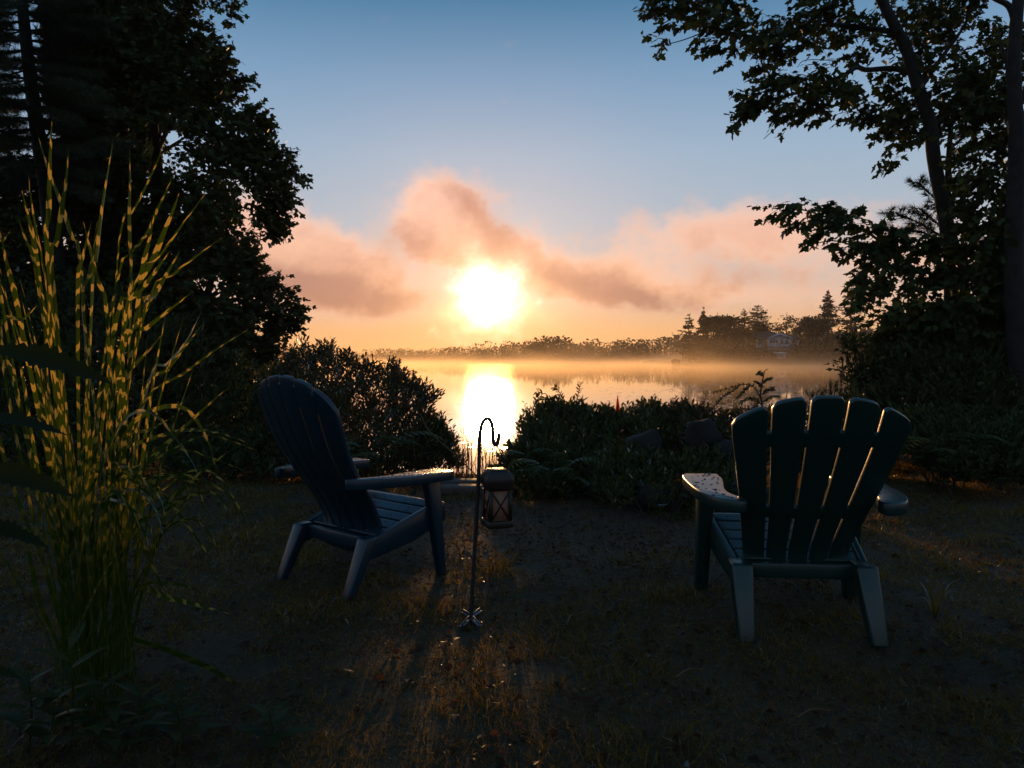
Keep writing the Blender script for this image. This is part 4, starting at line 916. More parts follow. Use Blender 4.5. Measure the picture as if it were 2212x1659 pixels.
# ================================================================== garden chairs
def chair(name, label, loc, yaw, mtl, style, dew_n):
    rt = thing(name, label, 'chair', loc, yaw, 'garden chairs facing the lake')
    if style == 'fan':
        prof = [(.165, .20), (.150, .30), (.085, .41), (.005, .53), (-.085, .68), (-.165, .83), (-.225, .965)]; n, gap, curv, th = 5, .052, .045, .024
        W = lambda t: np.interp(t, [0, .12, .4, .8, 1.0], [.208, .212, .252, .318, .338]); top = lambda u: 1 - .125 * np.abs(u) ** 2.2
    else:
        prof = [(.170, .165), (.165, .28), (.105, .41), (.02, .53), (-.075, .68), (-.140, .83), (-.180, .94), (-.200, 1.02)]; n, gap, curv, th = 6, .048, .05, .024
        W = lambda t: np.interp(t, [0, .15, .4, .75, 1.0], [.214, .212, .226, .275, .290]); top = lambda u: 1 - .17 * (1 - np.sqrt(np.maximum(0, 1 - (.97 * u) ** 2))) / .757
    C = curve_pts([(0, a, b_) for a, b_ in prof], 80); ds = np.r_[0, np.cumsum(np.linalg.norm(np.diff(C, axis=0), axis=1))]; ds /= ds[-1]

    def surf(u, t, off):
        y = np.interp(t, ds, C[:, 1]); z = np.interp(t, ds, C[:, 2]); dy = np.interp(t + .01, ds, C[:, 1]) - np.interp(t - .01, ds, C[:, 1]); dz = np.interp(t + .01, ds, C[:, 2]) - np.interp(t - .01, ds, C[:, 2])
        l = np.hypot(dy, dz); ny, nz_ = dz / l, -dy / l
        return np.stack([u * W(t), y + curv * u * u + ny * off, z + nz_ * off], -1)

    def sheet(u0, u1, tlo, thi, nu, nt_, th_):
        u = np.linspace(u0, u1, nu)[None]; s = np.linspace(0, 1, nt_)[:, None]; t = tlo(u) + (thi(u) - tlo(u)) * s; u = np.broadcast_to(u, t.shape)
        V = np.concatenate([surf(u, t, th_ / 2).reshape(-1, 3), surf(u, t, -th_ / 2).reshape(-1, 3)]); N_ = nu * nt_
        i = (np.arange(nt_ - 1)[:, None] * nu + np.arange(nu - 1)).ravel(); fr = np.stack([i, i + nu, i + nu + 1, i + 1], 1)
        rim = np.r_[np.arange(nu), np.arange(1, nt_) * nu + nu - 1, (nt_ - 1) * nu + np.arange(nu - 2, -1, -1), np.arange(nt_ - 2, 0, -1) * nu]; r2 = np.roll(rim, -1)
        return V, [fr, fr[:, ::-1] + N_, np.stack([rim, r2, r2 + N_, rim + N_], 1)]

    z0 = lambda u: np.zeros_like(u); TL, LX = (.008, .332) if style == 'fan' else (-.035, .315)
    for k in range(n):
        a, b_ = -1 + 2 * k / n + gap / 2, -1 + 2 * (k + 1) / n - gap / 2
        if k == 0: a = -1
        if k == n - 1: b_ = 1
        def tp_(u, a=a, b_=b_):
            q = np.clip(np.minimum(u - a, b_ - u) / .07, 0, 1)              # shoulders of each slat rounded off
            return top(u) - (.022 if style == 'fan' else .006) * (1 - q) ** 2
        V, Fs = sheet(a, b_, z0, tp_, 9, 26, th); B = Build(); B.add(V, Fs); B.make('back_slat', mtl, rt, bevel=.004)
    bands = [(.0, .085), (.345, .415), (.755, .835)] if style == 'fan' else [(.0, .10), (.36, .43)]
    for lo, hi in bands:
        V, Fs = sheet(-.985, .985, lambda u, lo=lo: z0(u) + lo, lambda u, hi=hi: z0(u) + hi - (.03 * u * u if hi > .5 else 0), 24, 6, th - .005); B = Build(); B.add(V, Fs); B.make('back_rail', mtl, rt, bevel=.002, seg=1)
    if style != 'fan':
        V, Fs = sheet(-.985, .985, lambda u: top(u) - .135, lambda u: top(u) - .032, 30, 6, th - .005); B = Build(); B.add(V, Fs); B.make('back_rail', mtl, rt, bevel=.002, seg=1)
    # seat: six cross slats, the front one rolling over the edge
    sp = curve_pts([(0, .535, .325), (0, .530, .365), (0, .500, .386), (0, .40, .352), (0, .27, .310), (0, .15, .272)], 60); sd_ = np.r_[0, np.cumsum(np.linalg.norm(np.diff(sp, axis=0), axis=1))]; tot = sd_[-1]
    Nn = np.gradient(sp, axis=0); Nn = unit(np.stack([0 * Nn[:, 0], Nn[:, 2], -Nn[:, 1]], 1)); slat_mid = []
    for k in range(6):
        a, b_ = tot * k / 6 + .005, tot * (k + 1) / 6 - .005; s = np.linspace(a, b_, 6); P = np.stack([np.interp(s, sd_, sp[:, j]) for j in range(3)], 1); Q = np.stack([np.interp(s, sd_, Nn[:, j]) for j in range(3)], 1)
        if Q[3, 2] < 0: Q = -Q
        ring = np.vstack([P, (P - Q * .02)[::-1]]); m_ = len(ring); hw = .232
        hwv = (.236 + .046 * np.clip((ring[:, 1] - .15) / .35, 0, 1.05))[:, None] * np.array([[1, 0, 0]]); V = np.vstack([ring - hwv, ring + hwv]); i = np.arange(m_); j = (i + 1) % m_
        B = Build(); B.add(V, [np.stack([i, j, j + m_, i + m_], 1), np.array([i[::-1]]), np.array([i + m_])]); B.make('seat_slat', mtl, rt, bevel=.004); slat_mid.append((P[3], Q[3]))
    for s in (-1, 1):
        B = Build(); x0, x1 = s * .239, s * .268                                                        # rails under the seat edge
        B.prism([(.545, .30), (.545, .385), (.50, .40), (.10, .275), (.06, .18), (.20, .20), (.34, .225), (.45, .265)], min(x0, x1), max(x0, x1), axis=0); B.V[0][:, 0] += s * .046 * np.clip((B.V[0][:, 1] - .15) / .35, 0, 1.05); B.V[0][:, 2] -= .012; B.make('side_rail', mtl, rt, bevel=.005)
        B = Build(); q = lambda x, y, z, a, c: [(x - a, y - c, z), (x + a, y - c, z), (x + a, y + c, z), (x - a, y + c, z)]
        lw = 1.0 if style == 'fan' else .78; B.hexa(q(s * .248, -.035 * lw, 0.0, .032 * lw, .028 * lw), q(s * .242, .105, .275, .042 * lw, .050 * lw)); B.make('rear_leg', mtl, rt, bevel=.010)
        B = Build(); B.hexa(q(s * LX, .515, 0.0, .028 * lw, .022 * lw), q(s * (LX - .010), .445, .518, .034 * lw, .060 * lw)); B.make('front_leg', mtl, rt, bevel=.009)
        out = [(.250, .545), (.372, .545), (.392, .505), (.398, .42), (.394, .27), (.380, .12), (.342, -.02), (.300, -.072), (.268, -.084), (.250, -.062), (.250, -.02), (.268, .03), (.283, .11), (.278, .21), (.262, .32), (.250, .43)]
        sm = curve_pts([(a, b_, 0) for a, b_ in out + out[:1]], 60)[:-1, :2] if False else np.array(out)
        sm = np.vstack([sm[:3], curve_pts(np.c_[sm[2:9], np.zeros(7)], 22)[1:, :2], curve_pts(np.c_[sm[8:], np.zeros(8)], 22)[1:, :2]])
        poly = [(s * ((a if style == 'fan' else .25 + (a - .25) * np.interp(b_, [-.05, .2], [.55, 1])) + (.026 if style == 'fan' else 0) * np.clip((a - .25) / .12, 0, 1)), b_ if (style == 'fan' or b_ > 0) else b_ * .5) for a, b_ in sm]; poly = poly if s < 0 else poly[::-1]
        B = Build(); k = len(poly); P = np.array(poly); zt = .556 + (P[:, 1] - .05) * TL; th_ = np.interp(P[:, 1], [-.1, .3], [.05, .042])
        V = np.vstack([np.c_[P, zt - th_], np.c_[P, zt]]); i = np.arange(k); j = (i + 1) % k; B.add(V, [np.stack([i, j, j + k, i + k], 1), np.array([i[::-1]]), np.array([i + k])])
        arm = B.make('arm', mtl, rt, bevel=.007); arm.data.materials[0] = mtl
        # dew: beads lying on the arm
        bm = bmesh.new(); A = np.array(poly); got = 0
        while got < dew_n:
            c = np.array([s * rng.uniform(.25, .42), rng.uniform(-.08, .54)])
            if inside(c[None], A)[0] and seg_dist(c[None], A)[0] > .012:
                r = (.0025 + .0045 * rng.random() ** 2) if style == 'fan' else (.002 + .0022 * rng.random()); got += 1
                bmesh.ops.create_uvsphere(bm, u_segments=8, v_segments=5, radius=1, matrix=Matrix.Translation((c[0], c[1], 556e-3 + (c[1] - .05) * TL)) @ Matrix.Diagonal((r * 1.25, r, r * .65, 1)))
        me = bpy.data.meshes.new('dew'); bm.to_mesh(me); bm.free(); me.materials.append(MT['dew']); [setattr(p, 'use_smooth', True) for p in me.polygons]
        d = link('dew', me, arm); d['kind'] = 'stuff'
    bm = bmesh.new()
    for P, Q in slat_mid:
        for _ in range(14):
            r = .002 + .003 * rng.random() ** 2; c = Vector((rng.uniform(-.22, .22), P[1] + rng.uniform(-.02, .02), 0)); c.z = np.interp(c.y, sp[::-1, 1], sp[::-1, 2]) + .0005
            bmesh.ops.create_uvsphere(bm, u_segments=7, v_segments=4, radius=1, matrix=Matrix.Translation(c) @ Matrix.Diagonal((r * 1.3, r, r * .6, 1)))
    me = bpy.data.meshes.new('dew'); bm.to_mesh(me); bm.free(); me.materials.append(MT['dew']); d = link('dew', me, rt); d['kind'] = 'stuff'
    B = Build(); B.box((0, .125, .235), (.46, .03, .06)); B.make('rear_stretcher', mtl, rt, bevel=.005)
    return rt


chair('adirondack_chair', 'dark blue adirondack chair with an arched back, turned towards the water', (-.915, 3.42, float(height(-.9, 3.5)) - .005), R(-38), MT['navy'], 'arch', 170)
chair('adirondack_chair', 'dark green adirondack chair with five fanned back slats, dew drops on its arms', (1.163, 2.86, float(height(1.13, 3.0)) - .005), R(-5), MT['green'], 'fan', 46)

# ================================================================== hook and lantern
HKY = 3.02
hk = thing('shepherd_hook', 'black shepherd hook stake with a cross foot, holding the lantern', 'garden hook', (*at(1017.5, 1345, HKY)[:2], 0)); o0 = np.array(hk.location); o0[2] = 0
P = curve_pts(px_path([(1017.5, 1340), (1022, 1250), (1028, 1140), (1034, 1027), (1036, 950), (1039.5, 922), (1045, 909), (1052, 904), (1058.5, 908), (1063, 919), (1065, 934), (1065.5, 947), (1067, 957), (1071, 961), (1075, 956), (1077, 946), (1077.3, 936)], HKY), 90) - o0
B = Build(); B.tube(P, .0085, 10); B.make('pole', MT['iron'], hk, smooth=True)
for dx, dy in ((-.038, .075), (.034, .095), (-.034, -.085), (.040, -.080)):
    d = unit(np.array([dx, dy, 0])); sd = np.array([-d[1], d[0], 0]) * .011; e = np.array([dx, dy, .020]); c = np.array([0, 0, .026]); B = Build()
    B.hexa([c - sd - (0, 0, .002), c + sd - (0, 0, .002), e + sd - (0, 0, .002), e - sd - (0, 0, .002)], [c - sd, c + sd, e + sd, e - sd])
    B.hexa([c - sd * .12, c + sd * .12, e + sd * .12, e - sd * .12], [c - sd * .12 + (0, 0, .012), c + sd * .12 + (0, 0, .012), e + sd * .12 + (0, 0, .012), e - sd * .12 + (0, 0, .012)]); B.make('foot_arm', MT['steel'], hk, bevel=.001, seg=1)
    B = Build(); B.hexa([e * (1, 1, 0) - sd * .5 - d * .004 - (0, 0, .12), e * (1, 1, 0) + sd * .5 - d * .004 - (0, 0, .12), e * (1, 1, 0) + sd * .5 + d * .004 - (0, 0, .12), e * (1, 1, 0) - sd * .5 + d * .004 - (0, 0, .12)], [e - sd - d * .004 - (0, 0, .003), e + sd - d * .004 - (0, 0, .003), e + sd + d * .004 - (0, 0, .003), e - sd + d * .004 - (0, 0, .003)]); B.make('prong', MT['iron'], hk)

m, t, o = mat('frosted_panel'); d = nd(t, 'ShaderNodeBsdfDiffuse'); d.inputs[0].default_value = (.36, .30, .25, 1); tr = nd(t, 'ShaderNodeBsdfTranslucent'); tr.inputs[0].default_value = (.85, .62, .44, 1)
s1 = nd(t, 'ShaderNodeMixShader', Fac=.55); t.links.new(d.outputs[0], s1.inputs[1]); t.links.new(tr.outputs[0], s1.inputs[2]); t.links.new(s1.outputs[0], o.inputs[0]); MT['frost'] = m
ln = thing('lantern', 'bronze solar lantern with frosted panels and crossed bars hanging from the hook', 'lantern', (*at(1074, 1137, HKY)[:2], .400), R(20)); S_ = .090


def ring_stack(levels, r_pow=4.0, n=32):
    """superellipse rings (half width, z) joined into a closed body"""
    th = np.linspace(0, 2 * math.pi, n, endpoint=False); c, s = np.cos(th), np.sin(th); q = (np.abs(c) ** r_pow + np.abs(s) ** r_pow) ** (-1 / r_pow)
    V = np.vstack([np.stack([h * q * c, h * q * s, 0 * c + z], 1) for h, z in levels]); k = len(levels); i = (np.arange(k - 1)[:, None] * n + np.arange(n)).ravel(); j = (np.arange(k - 1)[:, None] * n + (np.arange(n) + 1) % n).ravel()
    return V, [np.stack([i, j, j + n, i + n], 1), np.array([np.arange(n)[::-1]]), np.array([np.arange(n) + (k - 1) * n])]


B = Build(); B.add(*ring_stack([(.040, .152), (.050, .153), (.052, .165), (.060, .186), (.0605, .196), (.057, .210), (.047, .222), (.040, .230), (.038, .231)], 9)); cap = B.make('cap', MT['bronze'], ln, smooth=True)
B = Build(); B.box((0, 0, .2335), (.070, .070, .004)); sp_ = B.make('solar_panel', solid('solar_cell', (.016, .014, .014), (.03, .024, .022), .45, 60), cap)
for k in range(5):
    Build().box((-.030 + .015 * k, 0, .2365), (.0012, .066, .001)).make('grid_line', MT['steel'], cap); Build().box((0, -.030 + .015 * k, .2368), (.066, .0012, .001)).make('grid_line', MT['steel'], cap)
B = Build(); B.add(*ring_stack([(.050, .0), (.056, .004), (.057, .022), (.055, .028), (.040, .029)], 9)); B.make('base', MT['bronze'], ln, smooth=False, bevel=.001, seg=1)
h0, h1 = .0292, .1518; hm = S_ / 2
for k in range(4):
    Rm = np.array(Matrix.Rotation(k * math.pi / 2, 3, 'Z')); pt = lambda x, y, z: (Rm @ np.array([x, y, z]))
    pv = np.array([pt(-hm + .006, -hm + .004, h0), pt(hm - .006, -hm + .004, h0), pt(hm - .006, -hm + .004, h1), pt(-hm + .006, -hm + .004, h1)]); n_ = pt(0, .0015, 0)
    B = Build(); B.hexa([pv[0], pv[1], pv[1] + n_, pv[0] + n_], [pv[3], pv[2], pv[2] + n_, pv[3] + n_]); B.make('panel', MT['frost'], ln)
    for a, b_, y_ in ((-1, 1, -hm + .0005), (1, -1, -hm - .0025)):
        B = Build(); B.tube([pt(a * (hm - .006), y_, h0 + .004), pt(b_ * (hm - .006), y_, h1 - .004)], .0036, 4); B.make('cross_bar', MT['bronze'], ln)
    B = Build(); c = pt(-hm + .003, -hm + .003, (h0 + h1) / 2); B.box(c, (.013, .013, h1 - h0)); B.make('corner_post', MT['bronze'], ln)
hookp = np.array(at(1070.5, 962.5, HKY)) - np.array(ln.location); ca, sa = math.cos(R(20)), -math.sin(R(20)); hookp[:2] = (hookp[0] * ca - hookp[1] * sa, hookp[0] * sa + hookp[1] * ca)
B = Build(); B.tube(curve_pts([(-.030, -.0, .215), (-.022, 0, .27), (hookp[0] - .012, hookp[1], hookp[2] - .012), hookp + (0, 0, .002), (hookp[0] + .012, hookp[1], hookp[2] - .012), (.026, 0, .27), (.034, 0, .213)], 40), .0021, 6); B.make('handle', MT['iron'], ln, smooth=True)

# ================================================================== fire pit, stones, steps, pennant
fp = thing('fire_pit', 'ring of big dark fieldstones by the shrubs, unlit fire pit', 'fire pit', (*at(1450, 1060, 5.75)[:2], float(height(1.25, 5.75)))); fo = np.array(fp.location); k = 0
for course, (rad, z, n) in enumerate(((.62, .08, 13),)):
    for j in range(n):
        a = (j + .5 * course) / n * 6.283 if course < 2 else .5 + j * .5; s = rng.uniform(.24, .34); k += 1
        rock('stone', (rad * math.cos(a), rad * math.sin(a) * .9, z), (s * 1.15, s * .9, s * .72), MT['stone'], fp, seed=100 + k)
for px, py, Y, sx, sz in ((1397, 962, 6.2, .42, .36), (1517, 938, 6.1, .22, .40), (1335, 1015, 5.9, .34, .26), (1570, 985, 5.9, .34, .30)):
    k += 1; rock('stone', at(px, py, Y) - fo, (sx, .34, sz), MT['stone'], fp, seed=200 + k, sub=3)
tag(rock('stone', (*at(815, 1075, 5.7)[:2], float(height(-1.05, 5.7)) + .05), (.20, .16, .14), MT['stone'], seed=9, sub=3), 'smooth round stone lying on the lawn behind the blue chair', 'stone')
stp = thing('timber_step', 'weathered timber step at the end of the path above the water', 'step', (-.40, 6.02, float(height(-.45, 6.0))))
for j in range(2): Build().box((0, -.12 + .2 * j, .03 + .012 * j), (.52 + .05 * j, .17, .07)).make('plank', MT['timber'], stp, bevel=.01)
pn = thing('pennant', 'narrow orange pointed pennant standing up between the shrubs', 'pennant', (*at(1334, 900, 7.1)[:2], float(height(1.02, 7.1))))
zz = np.array([at(1, py, 7.1)[2] for py in (852, 862, 874, 888, 905)]) - pn.location[2]
B = Build(); wv = np.array([.001, .010, .020, .030, .040]); V = np.vstack([np.c_[-.35 * wv - .004 * np.arange(5), np.zeros(5) - .25 * wv, zz], np.c_[.0 * wv, -.6 * wv, zz], np.c_[.9 * wv, .2 * wv, zz]]); i = np.arange(4)
B.add(V, [np.vstack([np.stack([i, i + 5, i + 6, i + 1], 1), np.stack([i + 5, i + 10, i + 11, i + 6], 1)])]); B.make('cloth', MT['flag'], pn)
B = Build(); B.tube([(0, 0, -.1), (0, .002, zz[1])], .005, 6); B.make('pole', MT['timber'], pn)
# dry arching stems over the biggest shrub
for pts, lab in (([(1045, 1046), (985, 985), (930, 935), (905, 893), (893, 886), (884, 893)], 'long dry stem bent over the right side of the biggest shrub'), ([(905, 1010), (893, 970), (892, 920), (889, 892)], 'thin dry stem hanging against the dark of the biggest shrub')):
    P = px_path(pts, np.linspace(6.4, 6.3, len(pts))); P[0, 2] = float(height(P[0, 0], P[0, 1])); q = curve_pts(P, 40); B = Build(); B.tube(q - q[0], np.linspace(.006, .003, 40), 5); s_ = B.make('dry_stem', MT['dry']); s_.location = q[0]; tag(s_, lab, 'stem')
# wisps of tall grass on the bank
wg = thing('shore_grass', 'thin wisps of tall grass on the bank edge left of the hook', 'grass tuft', (*at(1015, 1040, 6.6)[:2], float(height(-.38, 6.6)))); wo = np.array(wg.location)
for j in range(64):
    a = np.array(at(rng.uniform(985, 1075), 1040, 6.6 + rng.normal(0, .12))); a[2] = float(height(a[0], a[1])); ln_ = rng.uniform(.18, .52); l = rng.normal(0, .22) * ln_
    B = Build(); B.tube(curve_pts([a - wo, a - wo + (l * .3, 0, ln_ * .6), a - wo + (l, rng.normal(0, .05), ln_ * .95)], 9), np.linspace(.0034, .0012, 9), 3, cap=False)
    if j % 3 == 0:
        e = a - wo + (l, 0, ln_ * .95); k_ = 8; V, T, tone = place(SLIM_V, SLIM_T, e + rng.normal(0, .012, (k_, 3)) * (1, 1, 2), rng.normal(0, .5, (k_, 3)) + (0, 0, 1), rng.normal(0, 1, (k_, 3)), .02); B.add(V, [T], tone)
    B.make('blade', MT['dry'], wg)

# ================================================================== striped grass
m, t, o = mat('striped_grass'); lk = t.links.new
uvn = nd(t, 'ShaderNodeUVMap', _uv_map='UVMap'); sp2 = nd(t, 'ShaderNodeSeparateXYZ'); lk(uvn.outputs[0], sp2.inputs[0])
cb = nd(t, 'ShaderNodeCombineXYZ'); lk(sp2.outputs[1], cb.inputs[0]); ml_ = nd(t, 'ShaderNodeMath', _operation='MULTIPLY'); lk(sp2.outputs[0], ml_.inputs[0]); ml_.inputs[1].default_value = .15; lk(ml_.outputs[0], cb.inputs[1])
nb = nd(t, 'ShaderNodeTexNoise', Scale=5.0, Detail=1.0); lk(cb.outputs[0], nb.inputs['Vector'])
wv_ = nd(t, 'ShaderNodeMath', _operation='MULTIPLY_ADD'); lk(nb.outputs['Fac'], wv_.inputs[0]); wv_.inputs[1].default_value = 9.0; sc_ = nd(t, 'ShaderNodeMath', _operation='MULTIPLY'); lk(sp2.outputs[1], sc_.inputs[0]); sc_.inputs[1].default_value = 88.0; lk(sc_.outputs[0], wv_.inputs[2])
sn = nd(t, 'ShaderNodeMath', _operation='SINE'); lk(wv_.outputs[0], sn.inputs[0]); th_ = nd(t, 'ShaderNodeMapRange'); lk(sn.outputs[0], th_.inputs[0]); th_.inputs[1].default_value = .52; th_.inputs[2].default_value = .68
at_ = nd(t, 'ShaderNodeAttribute', _attribute_name='tone'); lo_ = nd(t, 'ShaderNodeMapRange', _interpolation_type='SMOOTHSTEP'); lk(at_.outputs['Fac'], lo_.inputs[0]); lo_.inputs[1].default_value = .45; lo_.inputs[2].default_value = 1.15; lo_.inputs[3].default_value = .08  # bands fade towards the foot: plain sheaths, plus shade put into the colour
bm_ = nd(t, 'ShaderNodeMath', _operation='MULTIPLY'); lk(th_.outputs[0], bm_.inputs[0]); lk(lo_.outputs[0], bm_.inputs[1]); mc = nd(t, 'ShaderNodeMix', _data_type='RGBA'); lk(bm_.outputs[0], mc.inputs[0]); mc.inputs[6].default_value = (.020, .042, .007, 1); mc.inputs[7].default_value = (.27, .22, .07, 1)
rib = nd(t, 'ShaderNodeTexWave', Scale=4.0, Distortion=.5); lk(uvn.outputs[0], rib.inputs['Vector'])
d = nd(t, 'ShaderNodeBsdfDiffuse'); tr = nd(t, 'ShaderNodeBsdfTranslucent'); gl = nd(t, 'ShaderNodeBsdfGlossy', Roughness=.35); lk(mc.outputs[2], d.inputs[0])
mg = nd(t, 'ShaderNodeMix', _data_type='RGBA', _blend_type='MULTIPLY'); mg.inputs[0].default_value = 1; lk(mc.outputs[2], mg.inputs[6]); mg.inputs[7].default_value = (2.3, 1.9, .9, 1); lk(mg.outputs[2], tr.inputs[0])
s1 = nd(t, 'ShaderNodeMixShader', Fac=.5); lk(d.outputs[0], s1.inputs[1]); lk(tr.outputs[0], s1.inputs[2]); fr = nd(t, 'ShaderNodeLayerWeight', Blend=.2); f2 = nd(t, 'ShaderNodeMath', _operation='MULTIPLY'); lk(fr.outputs['Fresnel'], f2.inputs[0]); f2.inputs[1].default_value = .14
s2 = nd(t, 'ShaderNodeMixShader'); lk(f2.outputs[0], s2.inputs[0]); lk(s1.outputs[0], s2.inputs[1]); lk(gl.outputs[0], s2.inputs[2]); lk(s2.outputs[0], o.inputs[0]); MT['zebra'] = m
zg = thing('striped_grass', 'tall clump of grass with yellow-banded blades, lit by the low sun', 'ornamental grass', (-1.27, 2.25, 0)); zo = np.array(zg.location)


def blade(path, w, Yt, Yb, parent, mtl, base=None, name='blade', k=16):
    """path from the tip down; Yt distance of the tip, Yb of the foot"""
    pts = list(path)
    if base: Yb = rng.uniform(2.08, 2.62); base = (base[0] + rng.normal(0, 18), HOR + (CH + .02) * F / Yb); pts = pts + [((pts[-1][0] + base[0]) / 2 + (pts[-1][0] - pts[-2][0]) * .35, (pts[-1][1] + base[1]) / 2), base]
    n = len(pts); yy = np.linspace(Yt, Yb, n); P = curve_pts(px_path(pts, yy)[::-1], k); D = unit(np.gradient(P, axis=0)); view = unit(P - np.array([0, 0, CH]))
    tw_ = rng.normal(0, .45); side = unit(np.cross(D, view)); nrm = unit(np.cross(side, D)); side = unit(side * math.cos(tw_) + nrm * math.sin(tw_)); nrm = unit(np.cross(side, D))
    s = np.linspace(0, 1, k); ww = w * np.clip(np.minimum(.28 + 1.3 * s, (1 - s) / .38), 0.02, 1) ** .8 * .5
    V = np.stack([P - side * ww[:, None], P + nrm * ww[:, None] * .25, P + side * ww[:, None]], 1).reshape(-1, 3) - zo
    i = (np.arange(k - 1)[:, None] * 3 + np.arange(2)).ravel(); Fq = np.stack([i, i + 1, i + 4, i + 3], 1)
    Ls = np.r_[0, np.cumsum(np.linalg.norm(np.diff(P, axis=0), axis=1))]; off = rng.random() * 7
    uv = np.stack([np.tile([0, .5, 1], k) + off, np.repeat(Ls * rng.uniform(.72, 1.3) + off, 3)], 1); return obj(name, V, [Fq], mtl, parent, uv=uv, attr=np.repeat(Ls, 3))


KEY = [(10, [(112, 262), (109, 323), (106, 416), (105, 467), (102, 556)]), (11, [(81, 289), (107, 374), (132, 438), (154, 510), (175, 574)]), (11, [(148, 323), (143, 388), (132, 459), (122, 528), (111, 574)]), (11, [(245, 300), (229, 395), (217, 474), (208, 560), (200, 610)]),
       (12, [(280, 323), (281, 395), (279, 467), (281, 538), (283, 628)]), (5, [(363, 286), (340, 348), (315, 402), (286, 460), (258, 513)]), (6, [(381, 359), (362, 406), (340, 452), (319, 502), (286, 545), (251, 610)]), (5, [(448, 413), (412, 460), (376, 510), (340, 560), (286, 628)]),
       (12, [(387, 417), (376, 449), (354, 502), (337, 545), (312, 596), (272, 660)]), (12, [(47, 411), (61, 467), (73, 520), (79, 574), (86, 628), (97, 682)]), (5, [(61, 374), (68, 438), (82, 520), (96, 590)]), (7, [(38, 467), (54, 513), (72, 556), (86, 640)]), (11, [(0, 499), (14, 567), (29, 621), (47, 710)]),
       (10, [(365, 545), (344, 574), (315, 613), (283, 646), (251, 689)]), (10, [(389, 542), (362, 588), (333, 639), (297, 692)]), (5, [(480, 513), (430, 549), (376, 592), (315, 664)]), (8, [(417, 630), (369, 667), (315, 710), (258, 757)]), (11, [(435, 673), (401, 739), (358, 789), (322, 820)]), (8, [(437, 701), (400, 748), (360, 800), (310, 850)]),
       (7, [(541, 709), (465, 756), (394, 809), (304, 881)]), (9, [(351, 722), (315, 763), (265, 813), (215, 863)]), (13, [(493, 837), (430, 892), (358, 960), (304, 1010), (233, 1056)]), (14, [(516, 962), (451, 1006), (394, 1056), (344, 1099), (286, 1150)]), (9, [(544, 960), (483, 938), (419, 928), (358, 938), (251, 974), (179, 1006)]),
       (6, [(555, 974), (501, 953), (444, 940), (387, 963), (304, 1006), (215, 1056)]), (5, [(537, 1178), (530, 1125), (501, 1074), (448, 1042), (387, 1024), (322, 1031), (251, 1074), (179, 1121)]), (6, [(515, 1146), (505, 1078), (480, 1039), (451, 1017), (412, 1017), (358, 1053), (290, 1120)]), (6, [(519, 1014), (466, 992), (394, 971), (340, 990), (280, 1050)]),
       (12, [(358, 1296), (333, 1228), (304, 1175), (272, 1151), (229, 1148)]), (16, [(502, 1327), (427, 1307), (359, 1290), (308, 1269), (232, 1266)]), (7, [(456, 1295), (410, 1268), (359, 1261), (300, 1275)]), (15, [(584, 1514), (509, 1478), (461, 1447), (400, 1420), (328, 1392), (253, 1379)]), (6, [(422, 1074), (340, 1110), (280, 1150)]),
       (8, [(376, 899), (320, 930), (265, 960)]), (10, [(210, 478), (203, 540), (192, 600), (180, 680)]), (8, [(198, 478), (178, 560), (168, 640)]), (8, [(180, 478), (195, 540), (212, 610), (232, 690)]), (7, [(24, 496), (6, 522), (-10, 560)]), (7, [(80, 660), (50, 690), (0, 730)]), (9, [(360, 600), (330, 640), (300, 700), (262, 780)]), (10, [(335, 455), (322, 520), (312, 560), (300, 640)])]
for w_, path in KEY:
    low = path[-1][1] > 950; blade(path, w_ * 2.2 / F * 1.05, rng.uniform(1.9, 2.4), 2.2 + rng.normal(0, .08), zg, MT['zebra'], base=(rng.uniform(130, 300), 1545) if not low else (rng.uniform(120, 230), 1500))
for k in range(36):
    bx = rng.uniform(110, 290); tx = bx + (bx - 200) * 1.6 + rng.normal(0, 70); ty = rng.uniform(560, 1010) if k < 27 else rng.uniform(950, 1200)
    if k >= 27: tx = bx + rng.normal(60, 120)
    tx = min(tx, 430)
    b0 = (bx * .75 + 50, 1550); mid = ((bx * .6 + tx * .4), ty + (1550 - ty) * .42); path = [(tx, ty), ((tx + mid[0]) / 2 - (tx - bx) * .04, (ty + mid[1]) / 2), mid]
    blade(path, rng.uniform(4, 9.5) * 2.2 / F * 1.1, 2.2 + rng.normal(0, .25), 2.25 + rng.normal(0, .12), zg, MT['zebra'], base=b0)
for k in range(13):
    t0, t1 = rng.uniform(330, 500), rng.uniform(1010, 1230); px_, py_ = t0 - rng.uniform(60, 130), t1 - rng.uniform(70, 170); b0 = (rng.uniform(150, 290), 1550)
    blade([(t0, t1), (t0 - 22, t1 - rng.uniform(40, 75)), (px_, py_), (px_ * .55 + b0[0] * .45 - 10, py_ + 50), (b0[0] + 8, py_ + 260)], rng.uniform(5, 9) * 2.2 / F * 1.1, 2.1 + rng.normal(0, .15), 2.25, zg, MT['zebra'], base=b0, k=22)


# ================================================================== foreground plants
def toothed(n=15, wid=.34, tooth=.05, lobes=0.0):
    s = np.linspace(0, 1, n); w_ = wid * np.sin(math.pi * s ** .8) * (1 + lobes * np.sin(s * 19)); rt_ = []
    for k, a in enumerate(s): rt_.append((w_[k] * (1 + (tooth * 4 if k % 2 else -tooth)), a))
    V = [(0, a, -.18 * a * a) for a in s] + [(x, a, .22 * x - .18 * a * a) for x, a in rt_] + [(-x, a, .22 * x - .18 * a * a) for x, a in rt_]; i = np.arange(n - 1)
    return np.array(V), np.vstack([np.stack([i, i + n, i + n + 1, i + 1], 1), np.stack([i, i + 1, i + 2 * n + 1, i + 2 * n], 1)])


